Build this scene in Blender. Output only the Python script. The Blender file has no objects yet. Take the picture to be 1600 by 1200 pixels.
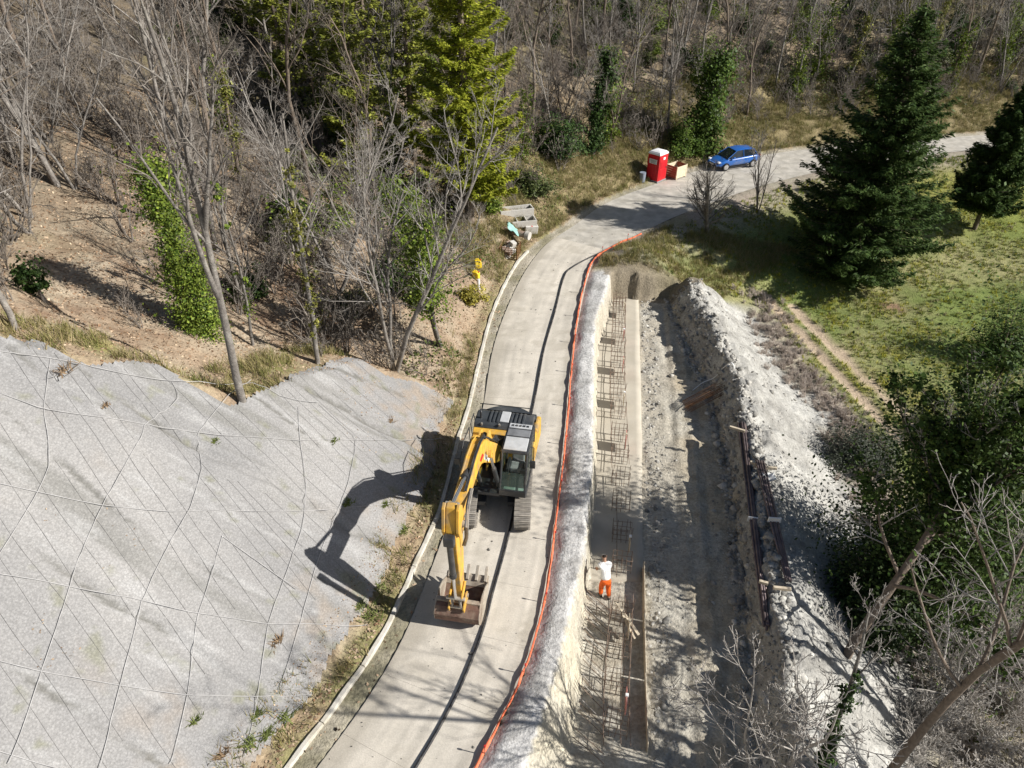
import bpy, math, random
import numpy as np
from mathutils import Vector, Matrix
R = math.radians
scene = bpy.context.scene
# ------------------------------------------------------------------ camera, sky, sun, exposure
CAM_Z, PITCH, FPX = 20.0, R(36.0), 1110.0
cam_d = bpy.data.cameras.new("camera"); cam = bpy.data.objects.new("camera", cam_d)
scene.collection.objects.link(cam); scene.camera = cam
cam.location = (0, 0, CAM_Z); cam.rotation_euler = (R(90) - PITCH, 0, 0)
cam_d.sensor_width = 36; cam_d.lens = 36 * FPX / 1600; cam_d.clip_end = 3000; cam_d.clip_start = .1
SUN_EL = R(34.0); SUN_DIR = np.array([1.0, -0.24, 0.0]); SUN_DIR /= np.linalg.norm(SUN_DIR)
world = bpy.data.worlds.new("World"); scene.world = world; world.use_nodes = True
wn = world.node_tree.nodes; wl = world.node_tree.links
sky = wn.new("ShaderNodeTexSky"); sky.sky_type = 'NISHITA'; sky.sun_disc = False
sky.sun_elevation = SUN_EL; sky.sun_rotation = math.atan2(SUN_DIR[0], SUN_DIR[1])
wl.new(sky.outputs[0], wn["Background"].inputs[0]); wn["Background"].inputs[1].default_value = 0.055
sun_d = bpy.data.lights.new("sun", 'SUN'); sun_d.energy = 5.0; sun_d.angle = R(0.53); sun_d.color = (1, .965, .915)
sun = bpy.data.objects.new("sun", sun_d); scene.collection.objects.link(sun)
sv = Vector((SUN_DIR[0] * math.cos(SUN_EL), SUN_DIR[1] * math.cos(SUN_EL), math.sin(SUN_EL)))
sun.rotation_euler = sv.to_track_quat('Z', 'Y').to_euler(); sun.location = (40, -10, 40)
vs = scene.view_settings; vs.view_transform = 'Standard'; vs.look = 'None'; vs.exposure = 0.5; vs.gamma = 1
vs.use_curve_mapping = False
scene.cycles.use_denoising = True
scene.cycles.max_bounces = 5; scene.cycles.diffuse_bounces = 3; scene.cycles.transparent_max_bounces = 8

# ------------------------------------------------------------------ helpers
rng = np.random.default_rng(7)
COL = scene.collection
def ss(a, b, x):
    t = np.clip((np.asarray(x, float) - a) / (b - a), 0, 1); return t * t * (3 - 2 * t)
def _hash(ix, iy, seed):
    n = (ix.astype(np.int64) * 374761393 + iy.astype(np.int64) * 668265263 + seed * 974634777) & 0x7fffffff
    n = ((n ^ (n >> 13)) * 1274126177) & 0x7fffffff
    return ((n ^ (n >> 16)) & 0xffff) / 65535.0
def vnoise(x, y, seed=0):
    ix = np.floor(x); iy = np.floor(y); fx = x - ix; fy = y - iy
    fx = fx * fx * (3 - 2 * fx); fy = fy * fy * (3 - 2 * fy)
    a = _hash(ix, iy, seed); b = _hash(ix + 1, iy, seed); c = _hash(ix, iy + 1, seed); d = _hash(ix + 1, iy + 1, seed)
    return (a + (b - a) * fx) * (1 - fy) + (c + (d - c) * fx) * fy
def fbm(x, y, sc=1.0, o=4, seed=0):
    x = np.asarray(x, float) / sc; y = np.asarray(y, float) / sc; s = 0; a = .5; t = 0
    for i in range(o):
        s = s + a * vnoise(x * 1.0 + 17.3 * i, y + 9.1 * i, seed + i); t += a; a *= .5; x = x * 2.03; y = y * 2.03
    return s / t - .5
CP, SP = math.cos(PITCH), math.sin(PITCH)
def ray(px, py):
    u = (px - 800) / FPX; v = (py - 600) / FPX
    return np.array([u, CP - v * SP, -SP - v * CP])
def P(px, py, z=0.0):
    d = ray(px, py); t = (z - CAM_Z) / d[2]
    return np.array([d[0] * t, d[1] * t, z])
def PY(px, py, y):
    d = ray(px, py); t = y / d[1]
    return np.array([d[0] * t, y, CAM_Z + d[2] * t])
def catmull(pts, n=8):
    pts = np.asarray(pts, float); q = np.vstack([2 * pts[0] - pts[1], pts, 2 * pts[-1] - pts[-2]]); out = []
    for i in range(1, len(q) - 2):
        for k in range(n):
            t = k / n; a, b, c, d = q[i - 1], q[i], q[i + 1], q[i + 2]
            out.append(.5 * ((2 * b) + (-a + c) * t + (2 * a - 5 * b + 4 * c - d) * t * t + (-a + 3 * b - 3 * c + d) * t ** 3))
    out.append(pts[-1]); return np.array(out)
def pline(pxs, z=0.0, ext=True, n=5):
    w = np.array([P(a, b, z)[:2] for a, b in pxs])
    if ext:
        e = (w[0] - w[1]) / np.linalg.norm(w[0] - w[1]); w = np.vstack([[w[0] + e * k for k in (25, 20, 15, 10, 6, 3)], w])
    return catmull(w, n)
def polyd(x, y, poly):
    x = np.asarray(x, float); y = np.asarray(y, float); sh = x.shape; x = x.ravel(); y = y.ravel()
    best = np.full(x.shape, 1e18); sgn = np.zeros(x.shape); arc = np.zeros(x.shape); s0 = 0.
    for i in range(len(poly) - 1):
        a = poly[i]; d = poly[i + 1] - a; L = np.hypot(*d)
        t = np.clip(((x - a[0]) * d[0] + (y - a[1]) * d[1]) / L ** 2, 0, 1)
        ex = x - a[0] - t * d[0]; ey = y - a[1] - t * d[1]; q = ex * ex + ey * ey
        m = q < best; best = np.where(m, q, best)
        sgn = np.where(m, d[0] * (y - a[1]) - d[1] * (x - a[0]), sgn); arc = np.where(m, s0 + t * L, arc); s0 += L
    return (np.sqrt(best) * np.where(sgn >= 0, 1, -1)).reshape(sh), arc.reshape(sh)

def obj_link(o, parent=None):
    COL.objects.link(o)
    if parent is not None: o.parent = parent
    return o
def tag(o, label=None, cat=None, group=None, kind=None):
    if label: o["label"] = label
    if cat: o["category"] = cat
    if group: o["group"] = group
    if kind: o["kind"] = kind
    return o
def mkmesh(name, V, F, mat=None, col=None, smooth=False):
    """V (n,3); F list of index arrays (m,3)/(m,4) or lists of polygons; col (n,3) vertex colour"""
    me = bpy.data.meshes.new(name); V = np.asarray(V, np.float32)
    if isinstance(F, np.ndarray): F = [F]
    if len(F) and isinstance(F[0], np.ndarray):
        tot = np.concatenate([np.full(len(f), f.shape[1], np.int32) for f in F]); idx = np.concatenate([f.ravel() for f in F]).astype(np.int32)
        me.vertices.add(len(V)); me.vertices.foreach_set("co", V.ravel())
        me.loops.add(len(idx)); me.loops.foreach_set("vertex_index", idx)
        me.polygons.add(len(tot)); st = np.zeros(len(tot), np.int32); st[1:] = np.cumsum(tot)[:-1]
        me.polygons.foreach_set("loop_start", st); me.polygons.foreach_set("loop_total", tot)
        me.update(calc_edges=True)
    else:
        me.from_pydata(V.tolist(), [], [list(map(int, f)) for f in F]); me.update()
    if col is not None:
        a = me.color_attributes.new("Col", 'FLOAT_COLOR', 'POINT')
        c = np.ones((len(V), 4), np.float32); c[:, :3] = col; a.data.foreach_set("color", c.ravel())
    if smooth: me.polygons.foreach_set("use_smooth", np.ones(len(me.polygons), bool))
    if mat is not None: me.materials.append(mat)
    return me
def mkobj(name, V, F, mat=None, parent=None, col=None, smooth=False, bevel=0):
    o = obj_link(bpy.data.objects.new(name, mkmesh(name, V, F, mat, col, smooth)), parent)
    if bevel:
        m = o.modifiers.new("bevel", 'BEVEL'); m.width = bevel; m.segments = 2; m.limit_method = 'ANGLE'; m.angle_limit = R(35)
    return o
def empty(name, loc=(0, 0, 0), rz=0, parent=None):
    o = bpy.data.objects.new(name, None); o.location = loc; o.rotation_euler = (0, 0, rz); o.empty_display_size = .3
    return obj_link(o, parent)
class MB:
    def __init__(s): s.V = []; s.F = []
    def add(s, V, F):
        b = len(s.V); s.V += [tuple(map(float, v)) for v in V]; s.F += [[i + b for i in f] for f in F]; return s
    def box(s, x0, x1, y0, y1, z0, z1, M=None):
        V = [(x, y, z) for x in (x0, x1) for y in (y0, y1) for z in (z0, z1)]
        if M is not None: V = [tuple(M @ Vector(v)) for v in V]
        return s.add(V, [(0, 1, 3, 2), (4, 6, 7, 5), (0, 4, 5, 1), (2, 3, 7, 6), (0, 2, 6, 4), (1, 5, 7, 3)])
    def prism(s, poly, a0, a1, axis='x'):
        """poly 2D list extruded along axis"""
        n = len(poly)
        def mk(p, a): return (a, p[0], p[1]) if axis == 'x' else ((p[0], a, p[1]) if axis == 'y' else (p[0], p[1], a))
        V = [mk(p, a0) for p in poly] + [mk(p, a1) for p in poly]
        F = [list(range(n))[::-1], list(range(n, 2 * n))] + [[i, (i + 1) % n, n + (i + 1) % n, n + i] for i in range(n)]
        return s.add(V, F)
    def tube(s, pts, rad, n=8, cap=True):
        pts = [Vector(p) for p in pts]; rs = rad if hasattr(rad, '__len__') else [rad] * len(pts); V = []; F = []
        for i, p in enumerate(pts):
            t = (pts[min(i + 1, len(pts) - 1)] - pts[max(i - 1, 0)]).normalized()
            a = Vector((0, 0, 1)) if abs(t.z) < .9 else Vector((1, 0, 0))
            u = t.cross(a).normalized(); w = t.cross(u)
            for k in range(n):
                an = 2 * math.pi * k / n; V.append(p + (u * math.cos(an) + w * math.sin(an)) * rs[i])
        for i in range(len(pts) - 1):
            for k in range(n): F.append((i * n + k, i * n + (k + 1) % n, (i + 1) * n + (k + 1) % n, (i + 1) * n + k))
        if cap: F.append(list(range(n))[::-1]); F.append([(len(pts) - 1) * n + k for k in range(n)])
        return s.add(V, F)
    def cyl(s, a, b, r, n=14): return s.tube([a, b], r, n)
    def obj(s, name, mat, parent=None, bevel=0, smooth=False): return mkobj(name, s.V, s.F, mat, parent, None, smooth, bevel)
    def mesh(s, name, mat, smooth=False): return mkmesh(name, s.V, s.F, mat, None, smooth)
def tubes(P3, Rd, n):
    """P3 (B,k,3) polylines, Rd (B,k) radii -> V,F"""
    B, k, _ = P3.shape
    T = np.empty_like(P3); T[:, 1:-1] = P3[:, 2:] - P3[:, :-2]; T[:, 0] = P3[:, 1] - P3[:, 0]; T[:, -1] = P3[:, -1] - P3[:, -2]
    T /= np.linalg.norm(T, axis=2, keepdims=True) + 1e-9
    ref = np.where(np.abs(T[:, :1, 2:3]) < .8, np.array([0, 0, 1.]), np.array([1., 0, 0]))
    U = np.cross(T, np.broadcast_to(ref, T.shape)); U /= np.linalg.norm(U, axis=2, keepdims=True) + 1e-9
    W = np.cross(T, U); an = np.arange(n) * 2 * math.pi / n
    V = P3[:, :, None, :] + Rd[:, :, None, None] * (U[:, :, None, :] * np.cos(an)[None, None, :, None] + W[:, :, None, :] * np.sin(an)[None, None, :, None])
    idx = np.arange(B * k * n).reshape(B, k, n); a = idx[:, :-1]; b = idx[:, 1:]
    F = np.stack([a, np.roll(a, -1, 2), np.roll(b, -1, 2), b], -1).reshape(-1, 4)
    return V.reshape(-1, 3), F
def join(parts):
    Vs = []; Fs = []; Cs = []; b = 0
    for p in parts:
        Vs.append(p[0]); Fs.append(p[1] + b); b += len(p[0])
        if len(p) > 2: Cs.append(p[2])
    return np.concatenate(Vs), np.concatenate(Fs), (np.concatenate(Cs) if Cs else None)

# ------------------------------------------------------------------ materials
def mat_new(name):
    m = bpy.data.materials.new(name); m.use_nodes = True; nt = m.node_tree; return m, nt, nt.nodes["Principled BSDF"]
def N(nt, t, **kw):
    n = nt.nodes.new(t)
    for k, v in kw.items(): setattr(n, k, v)
    return n
def mat(name, col, rough=.6, metal=0, vary=.15, scale=6, bump=0, bscale=40, dirt=None, dirt_amt=.5, spec=.3, coat=0, objvar=0, coord='Object'):
    """plain colour with procedural grain, optional dirt patches and bump"""
    m, nt, b = mat_new(name); L = nt.links
    tc = N(nt, "ShaderNodeTexCoord"); n1 = N(nt, "ShaderNodeTexNoise"); n1.inputs["Scale"].default_value = scale; n1.inputs["Detail"].default_value = 5
    L.new(tc.outputs[coord], n1.inputs["Vector"])
    mr = N(nt, "ShaderNodeMapRange"); mr.inputs[1].default_value = .3; mr.inputs[2].default_value = .7; mr.inputs[3].default_value = 1 - vary; mr.inputs[4].default_value = 1 + vary
    L.new(n1.outputs[0], mr.inputs[0])
    mx = N(nt, "ShaderNodeMix", data_type='RGBA', blend_type='MULTIPLY'); mx.inputs[0].default_value = 1; mx.inputs[6].default_value = (*col, 1)
    L.new(mr.outputs[0], mx.inputs[7]); out = mx.outputs[2]
    if objvar:
        oi = N(nt, "ShaderNodeObjectInfo"); r2 = N(nt, "ShaderNodeMapRange"); r2.inputs[3].default_value = 1 - objvar; r2.inputs[4].default_value = 1 + objvar
        L.new(oi.outputs["Random"], r2.inputs[0]); m3 = N(nt, "ShaderNodeMix", data_type='RGBA', blend_type='MULTIPLY'); m3.inputs[0].default_value = 1
        L.new(out, m3.inputs[6]); L.new(r2.outputs[0], m3.inputs[7]); out = m3.outputs[2]
    if dirt:
        n2 = N(nt, "ShaderNodeTexNoise"); n2.inputs["Scale"].default_value = scale * .45; n2.inputs["Detail"].default_value = 8; n2.inputs["Roughness"].default_value = .65
        L.new(tc.outputs[coord], n2.inputs["Vector"]); r = N(nt, "ShaderNodeMapRange"); r.inputs[1].default_value = .48; r.inputs[2].default_value = .68; r.inputs[4].default_value = dirt_amt
        L.new(n2.outputs[0], r.inputs[0]); m2 = N(nt, "ShaderNodeMix", data_type='RGBA'); L.new(r.outputs[0], m2.inputs[0]); L.new(out, m2.inputs[6]); m2.inputs[7].default_value = (*dirt, 1); out = m2.outputs[2]
    L.new(out, b.inputs["Base Color"]); b.inputs["Roughness"].default_value = rough; b.inputs["Metallic"].default_value = metal
    b.inputs["Specular IOR Level"].default_value = spec; b.inputs["Coat Weight"].default_value = coat
    if bump:
        n3 = N(nt, "ShaderNodeTexNoise"); n3.inputs["Scale"].default_value = bscale; n3.inputs["Detail"].default_value = 6; L.new(tc.outputs[coord], n3.inputs["Vector"])
        bp = N(nt, "ShaderNodeBump"); bp.inputs["Strength"].default_value = bump; bp.inputs["Distance"].default_value = .05
        L.new(n3.outputs[0], bp.inputs["Height"]); L.new(bp.outputs[0], b.inputs["Normal"])
    return m
def mat_attr(name, rough=.95, sc=(2.5, 14, 60), vary=.35, bump=.6, bdist=.06, translucent=0):
    """colour from vertex attribute, multiplied by fine noise"""
    m, nt, b = mat_new(name); L = nt.links
    at = N(nt, "ShaderNodeAttribute"); at.attribute_name = "Col"; tc = N(nt, "ShaderNodeTexCoord"); out = at.outputs["Color"]; hs = None
    for i, s in enumerate(sc):
        n1 = N(nt, "ShaderNodeTexNoise"); n1.inputs["Scale"].default_value = s; n1.inputs["Detail"].default_value = 4; n1.inputs["Roughness"].default_value = .65; L.new(tc.outputs["Object"], n1.inputs["Vector"])
        mr = N(nt, "ShaderNodeMapRange"); mr.inputs[1].default_value = .25; mr.inputs[2].default_value = .75; mr.inputs[3].default_value = 1 - vary * (.6, 1, .8)[i % 3]; mr.inputs[4].default_value = 1 + vary * (.6, 1, .8)[i % 3]
        L.new(n1.outputs[0], mr.inputs[0]); mx = N(nt, "ShaderNodeMix", data_type='RGBA', blend_type='MULTIPLY'); mx.inputs[0].default_value = 1
        L.new(out, mx.inputs[6]); L.new(mr.outputs[0], mx.inputs[7]); out = mx.outputs[2]; hs = n1.outputs[0] if i == 1 else hs
    L.new(out, b.inputs["Base Color"]); b.inputs["Roughness"].default_value = rough; b.inputs["Specular IOR Level"].default_value = .15
    if bump and hs is not None:
        bp = N(nt, "ShaderNodeBump"); bp.inputs["Strength"].default_value = bump; bp.inputs["Distance"].default_value = bdist
        L.new(hs, bp.inputs["Height"]); L.new(bp.outputs[0], b.inputs["Normal"])
    if translucent:
        tr = N(nt, "ShaderNodeBsdfTranslucent"); ms = N(nt, "ShaderNodeMixShader"); ms.inputs[0].default_value = translucent
        L.new(out, tr.inputs[0]); L.new(b.outputs[0], ms.inputs[1]); L.new(tr.outputs[0], ms.inputs[2]); L.new(ms.outputs[0], nt.nodes["Material Output"].inputs[0])
    return m

# ------------------------------------------------------------------ terrain shape
KERB = [(450, 1200), (530, 1095), (601, 988), (655, 870), (690, 790), (715, 690), (732, 638), (748, 570), (771, 486), (806, 415), (838, 382)]
LE = pline(KERB + [(885, 350), (935, 318), (1005, 290), (1100, 259), (1240, 232), (1500, 210), (1750, 194)])
PL = pline([(494, 1200), (574, 1090), (629, 996), (676, 880), (708, 790), (737, 690), (754, 636), (773, 532), (812, 438), (851, 384), (900, 350), (945, 318), (1010, 292), (1105, 262), (1240, 235), (1500, 213), (1750, 197)])
RE = pline([(735, 1215), (820, 1050), (858, 900), (876, 750), (888, 636), (897, 542), (912, 462), (924, 417), (942, 393), (1000, 364), (1060, 336), (1130, 310), (1200, 287), (1300, 264), (1440, 243), (1560, 230), (1750, 214)])
def xcurve(pxs, z):
    w = np.array([P(a, b, z)[:2] for a, b in pxs]); w = w[np.argsort(w[:, 1])]
    w = np.vstack([w[0] + (w[0] - w[1]) / abs(w[0, 1] - w[1, 1]) * 20 * .4, w]) if False else w
    return lambda y: np.interp(y, w[:, 1], w[:, 0])
ZF = -1.8
xT1 = xcurve([(957, 412), (948, 455), (931, 497), (928, 575), (927, 638), (927, 720), (916, 850), (895, 940), (873, 1030), (843, 1130), (815, 1215)], .1)
xT2 = xcurve([(940, 470), (931, 530), (930, 600), (929, 700), (926, 800), (922, 860), (913, 930), (908, 1000), (905, 1080), (898, 1130), (885, 1200)], ZF)
xF1 = xcurve([(998, 470), (1001, 600), (1003, 700), (1004, 880), (1005, 1000), (1010, 1140), (1012, 1210)], ZF)
xF2 = xcurve([(1050, 475), (1075, 540), (1108, 600), (1130, 680), (1150, 780), (1163, 900), (1175, 1050), (1190, 1210)], ZF)
xC = xcurve([(1092, 470), (1125, 540), (1150, 600), (1168, 660), (1188, 780), (1202, 900), (1218, 1000), (1240, 1210)], -.3)
xO = xcurve([(1175, 475), (1215, 560), (1295, 660), (1350, 780), (1400, 900), (1450, 1050), (1480, 1210)], -3.0)
SLOPE = .9; STRIP = .7
# top of the netted slope, as distance from the kerb along the road
_arc = []; _dn = []
for a, b in [(-120, 512), (0, 528), (120, 560), (240, 572), (375, 622), (470, 590), (560, 568), (640, 590), (700, 612)]:
    d = ray(a, b); t = np.linspace(8, 45, 800); x = d[0] * t; y = d[1] * t; z = CAM_Z + d[2] * t
    dd, s = polyd(x, y, LE); k = np.argmax(z < SLOPE * np.maximum(dd - STRIP, 0)); _arc.append(float(s[k])); _dn.append(float(dd[k]) - STRIP)
_o = np.argsort(_arc); _arc = np.array(_arc)[_o]; _dn = np.array(_dn)[_o]
def Dn(s): return np.interp(s, np.append(_arc, [_arc[-1] + 3, 400]), np.append(_dn, [1.0, 1.0]))
def height(x, y, detail=True):
    x = np.asarray(x, float); y = np.asarray(y, float)
    dk, sk = polyd(x, y, LE); dr, sr = polyd(x, y, RE); dr = -dr; dp, _ = polyd(x, y, PL)
    # left hill
    t = np.maximum(dk - STRIP, 0); D = Dn(sk); e = t - D
    soft = np.where(e > 0, e, 0)
    far = ss(28, 50, sk - _arc[0])
    hl = .1 * ss(0, .3, dk) + SLOPE * np.minimum(t, D) + (.40 + .05 * far) * np.minimum(soft, 45) + .3 * np.maximum(soft - 45, 0)
    n1 = fbm(x, y, 9, 4, 3); n2 = fbm(x, y, 1.6, 4, 11)
    w = ss(.3, 4, dk); hl = hl + w * (n1 * 1.4 * ss(0, 3, soft) + n1 * .7 + n2 * .22 * (1 + ss(0, 2, soft)))
    # right side
    fld = -3.0 + 2.4 * ss(40, 62, y) - 2.2 * ss(26, 6, y) * ss(10, 22, x) + .5 * fbm(x, y, 12, 3, 5)
    zout = fld * ss(0, 11, dr) + .05 * ss(0, 1, dr)
    t1, t2, f1, f2, c, o = xT1(y), xT2(y), xF1(y), xF2(y), xC(y), xO(y)
    t2 = np.maximum(t2, t1 + .22); f1 = np.maximum(f1, t2 + .5); f2 = np.maximum(f2, f1 + .5); c = np.maximum(c, f2 + .4); o = np.maximum(o, c + 1.2)
    wob = fbm(x * 0 + 3.3, y, .8, 3, 21) * .25
    t1 = t1 + wob; t2 = t2 + wob * .6; f2 = f2 + wob * 2; c = c + wob * 2.4; o = o + wob * 4
    zt = np.where(x < t1, .05 + .06 * ss(0, .5, dr), np.where(x < t2, .1 + (ZF - .1) * ((x - t1) / (t2 - t1)), np.where(x < f2, ZF,
         np.where(x < c, ZF + (-.3 - ZF) * np.clip((x - f2) / (c - f2), 0, 1) ** .8, np.where(x < o, -.3 + (fld + .3) * ss(0, 1, (x - c) / (o - c)) ** .85, fld)))))
    if detail:
        bed = (x > t2) & (x < f1); dirt = (x >= f1 - .1) & (x < o + 1)
        zt = zt + np.where(bed, .015, 0) * fbm(x, y, .6, 3, 31) + np.where(dirt, ss(f1 - .1, f1 + .3, x), 0) * (.13 * fbm(x, y, .9, 4, 33) + .10 * fbm(x, y, .25, 2, 34)) * (1 + ss(-.4, .4, x - f2) * 4.2 * ss(1.5, .3, x - c) + ss(.1, .3, x - f1) * ss(1.1, .7, x - f1) * 1.0 + ss(.2, 1, x - c) * 1.3)
        sh = (dr > .15) & (x < t1); zt = zt + np.where(sh, .2 * fbm(x, y, .8, 4, 35) + .06, 0)
        tr = np.exp(-((x - f1 - 1.45) / .16) ** 2) + np.exp(-((x - f1 - 2.75) / .18) ** 2); zt = zt - np.where((x > f1 + 1) & (x < f2 - .3), .09 * tr * ss(-.25, .05, fbm(y, y * 0, 3, 2, 36)), 0) + np.where((x > f1 + 1) & (x < f2 - .3), .05 * (np.exp(-((x - f1 - 1.75) / .1) ** 2) + np.exp(-((x - f1 - 2.4) / .1) ** 2)), 0)
    we = ss(39.0, 39.25, y + 1.2 * fbm(x, y * 0, 1.5, 3, 41)); zr = zt * (1 - we) + (zout + 1.15 * np.exp(-((x - 8.4) / 2.1) ** 2 - ((y - 40.6) / 1.5) ** 2) + .5 * fbm(x, y, 2.5, 4, 43) * ss(.5, 3, dr)) * we
    zroad = np.where(dp < 0, -.09, -.01 + .05 * fbm(x, y, .5, 3, 51))
    zroad = np.where(dp < 0, -.09 + .09 * ss(-.25, -.05, dp) * 0, zroad)
    z = np.where(dk > 0, hl, np.where(dr > 0, zr, zroad))
    z = np.where((dr > 0) & (dr < .3) & (dk <= 0), np.minimum(z, -.02 + (dr / .3) * .12), z)
    return z
def G(px, py, t0=8, t1=160):
    d = ray(px, py); t = np.linspace(t0, t1, 1500); x = d[0] * t; y = d[1] * t; z = CAM_Z + d[2] * t
    h = height(x, y, False); k = int(np.argmax(z < h)); k = max(k, 1)
    a = (z[k - 1] - h[k - 1]); b = (h[k] - z[k]); tt = t[k - 1] + (t[k] - t[k - 1]) * a / max(a + b, 1e-6)
    x, y = d[0] * tt, d[1] * tt
    return np.array([x, y, float(height(np.array([x]), np.array([y]))[0])])
def hz(x, y): return float(height(np.array([x]), np.array([y]))[0])

# ------------------------------------------------------------------ ground sheet
def axis(fine0, fine1, st, mid0, mid1, mst, far):
    f = np.arange(fine0, fine1, st); a = np.arange(fine0 - mst, mid0, -mst)[::-1]; b = np.arange(f[-1] + mst, mid1, mst)
    lo = a[0] - np.cumsum(2 * 1.25 ** np.arange(40)); hi = b[-1] + np.cumsum(2 * 1.25 ** np.arange(40))
    return np.concatenate([lo[lo > -far][::-1], a, f, b, hi[hi < far]])
gx = axis(-17, 19, .14, -48, 62, .5, 1200); gy = axis(4, 46, .14, -12, 125, .5, 1500)
X, Y = np.meshgrid(gx, gy); Z = height(X, Y)
dk, sk = polyd(X, Y, LE); dr, _ = polyd(X, Y, RE); dr = -dr; dp, _ = polyd(X, Y, PL)
nA = fbm(X, Y, 5, 5, 101); nB = fbm(X, Y, 1.2, 4, 102); nC = fbm(X, Y, .45, 3, 103); nD = fbm(X, Y, 16, 3, 104)
def C3(*c): return np.array(c)[None, None, :]
def blend(a, b, w): return a + (b - a) * np.clip(w, 0, 1)[..., None]
litter = blend(np.broadcast_to(C3(.30, .225, .155), X.shape + (3,)), C3(.36, .30, .22), .5 + 2.2 * nB)
litter = blend(litter, C3(.22, .15, .10), (nA + nC * .8) * 3)
grassy = blend(np.broadcast_to(C3(.19, .185, .06), X.shape + (3,)), C3(.29, .25, .11), .5 + 2 * nC)
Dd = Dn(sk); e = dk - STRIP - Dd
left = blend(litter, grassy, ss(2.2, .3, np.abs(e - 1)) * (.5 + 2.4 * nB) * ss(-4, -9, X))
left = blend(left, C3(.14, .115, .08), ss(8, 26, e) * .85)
left = blend(left, C3(.16, .15, .06), ss(0, .22, nD + .6 * nA) * ss(3, 10, e) * .6)
strip = blend(np.broadcast_to(C3(.33, .25, .16), X.shape + (3,)), C3(.24, .22, .1), .5 + 2.5 * nB)
col = blend(strip, left, ss(.2, 1.2, dk)); col = blend(col, blend(np.broadcast_to(C3(.20, .165, .085), X.shape + (3,)), C3(.27, .22, .12), .5 + 2.5 * nB), ss(12, 5, dk + 5 * nA) * ss(40, 48, Y) * ss(.1, .8, dk))
gut = blend(np.broadcast_to(C3(.40, .36, .29), X.shape + (3,)), C3(.23, .21, .14), .45 + 2.5 * nB)
col = np.where((dk <= .1)[..., None], gut, col)
# right
fieldc = blend(np.broadcast_to(C3(.165, .205, .06), X.shape + (3,)), C3(.29, .275, .13), .35 + 2.6 * nA + 1.2 * nB)
fieldc = blend(fieldc, C3(.22, .21, .03), ss(.08, .2, nB + nD * .4) * .7)
fieldc = blend(fieldc, C3(.24, .23, .04), ss(46, 56, Y) * .55)
t1, t2, f1, f2, c_, o_ = xT1(Y), xT2(Y), xF1(Y), xF2(Y), xC(Y), xO(Y)
shoulder = blend(np.broadcast_to(C3(.50, .49, .47), X.shape + (3,)), C3(.37, .36, .34), ss(-.02, .25, .5 * nC + nB))
cut = blend(np.broadcast_to(C3(.52, .47, .36), X.shape + (3,)), C3(.42, .39, .32), .5 + 2 * nC)
bed = blend(np.broadcast_to(C3(.46, .42, .34), X.shape + (3,)), C3(.38, .34, .265), .4 + 1.6 * nB)
bedlow = blend(np.broadcast_to(C3(.36, .32, .25), X.shape + (3,)), C3(.50, .47, .40), .4 + 2.6 * nC)
bed = blend(bed, bedlow, ss(19.5, 17, Y))
floor = blend(np.broadcast_to(C3(.45, .38, .27), X.shape + (3,)), C3(.43, .40, .33), .5 + 2.4 * nB); floor = blend(floor, C3(.30, .26, .19), nC * 3)
floor = blend(floor, C3(.40, .38, .33), ss(1.4, .4, np.abs(X - f1 - .8)) * .6)
bank = blend(np.broadcast_to(C3(.30, .29, .265), X.shape + (3,)), C3(.42, .41, .375), .5 + 2.4 * nC)
outer = blend(np.broadcast_to(C3(.43, .42, .385), X.shape + (3,)), C3(.29, .28, .255), .4 + 2.2 * nB + 1.5 * nC)
trc = np.where((X < t1)[..., None], shoulder, np.where((X < t2 + .15)[..., None], cut, np.where((X < f1)[..., None], bed, np.where((X < f2)[..., None], floor, np.where((X < c_)[..., None], bank, outer)))))
brush = blend(np.broadcast_to(C3(.33, .275, .225), X.shape + (3,)), C3(.36, .33, .25), .5 + 2 * nB)
trc = blend(trc, brush, ss(-.6, .5, X - o_ + 2 * nB)); trc = blend(trc, fieldc, ss(1.0, 2.6, X - o_ + 2 * nB) * ss(17, 24, Y + 4 * nA))
outc = blend(fieldc, brush, ss(5, 1, dr + 3 * nA)); outc = blend(outc, C3(.30, .26, .14), ss(7, 3, dr) * ss(50, 44, Y) * ss(-.1, .2, nB))
we = ss(38.7, 39.9, Y); rc = blend(trc, outc, we)
rc = blend(rc, C3(.20, .165, .115), ((Y > 38.5) & (Y < 39.9) & (X < c_ + 1) & (X > t2)) * .8)
# wheel tracks of the field path
for pxs in ([(1196, 462), (1250, 520), (1300, 575), (1355, 632), (1420, 700)], [(1240, 480), (1290, 530), (1340, 580), (1400, 636), (1470, 700)]):
    tp = np.array([G(a, b)[:2] for a, b in pxs]); dd, _ = polyd(X, Y, catmull(tp, 4)); rc = blend(rc, C3(.46, .36, .26), ss(.5, .25, np.abs(dd) + .25 * nB) * .95); Z = Z - .07 * ss(.45, .15, np.abs(dd)) * (dr > 3)
# bare soil under the fir
fb = G(1385, 478); rc = blend(rc, C3(.26, .17, .11), ss(1.2, .5, np.hypot(X - fb[0], (Y - fb[1]) * 1.2) + 2 * nB))
col = np.where((dr > 0)[..., None] & (dk <= 0)[..., None], rc, col)
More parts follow.
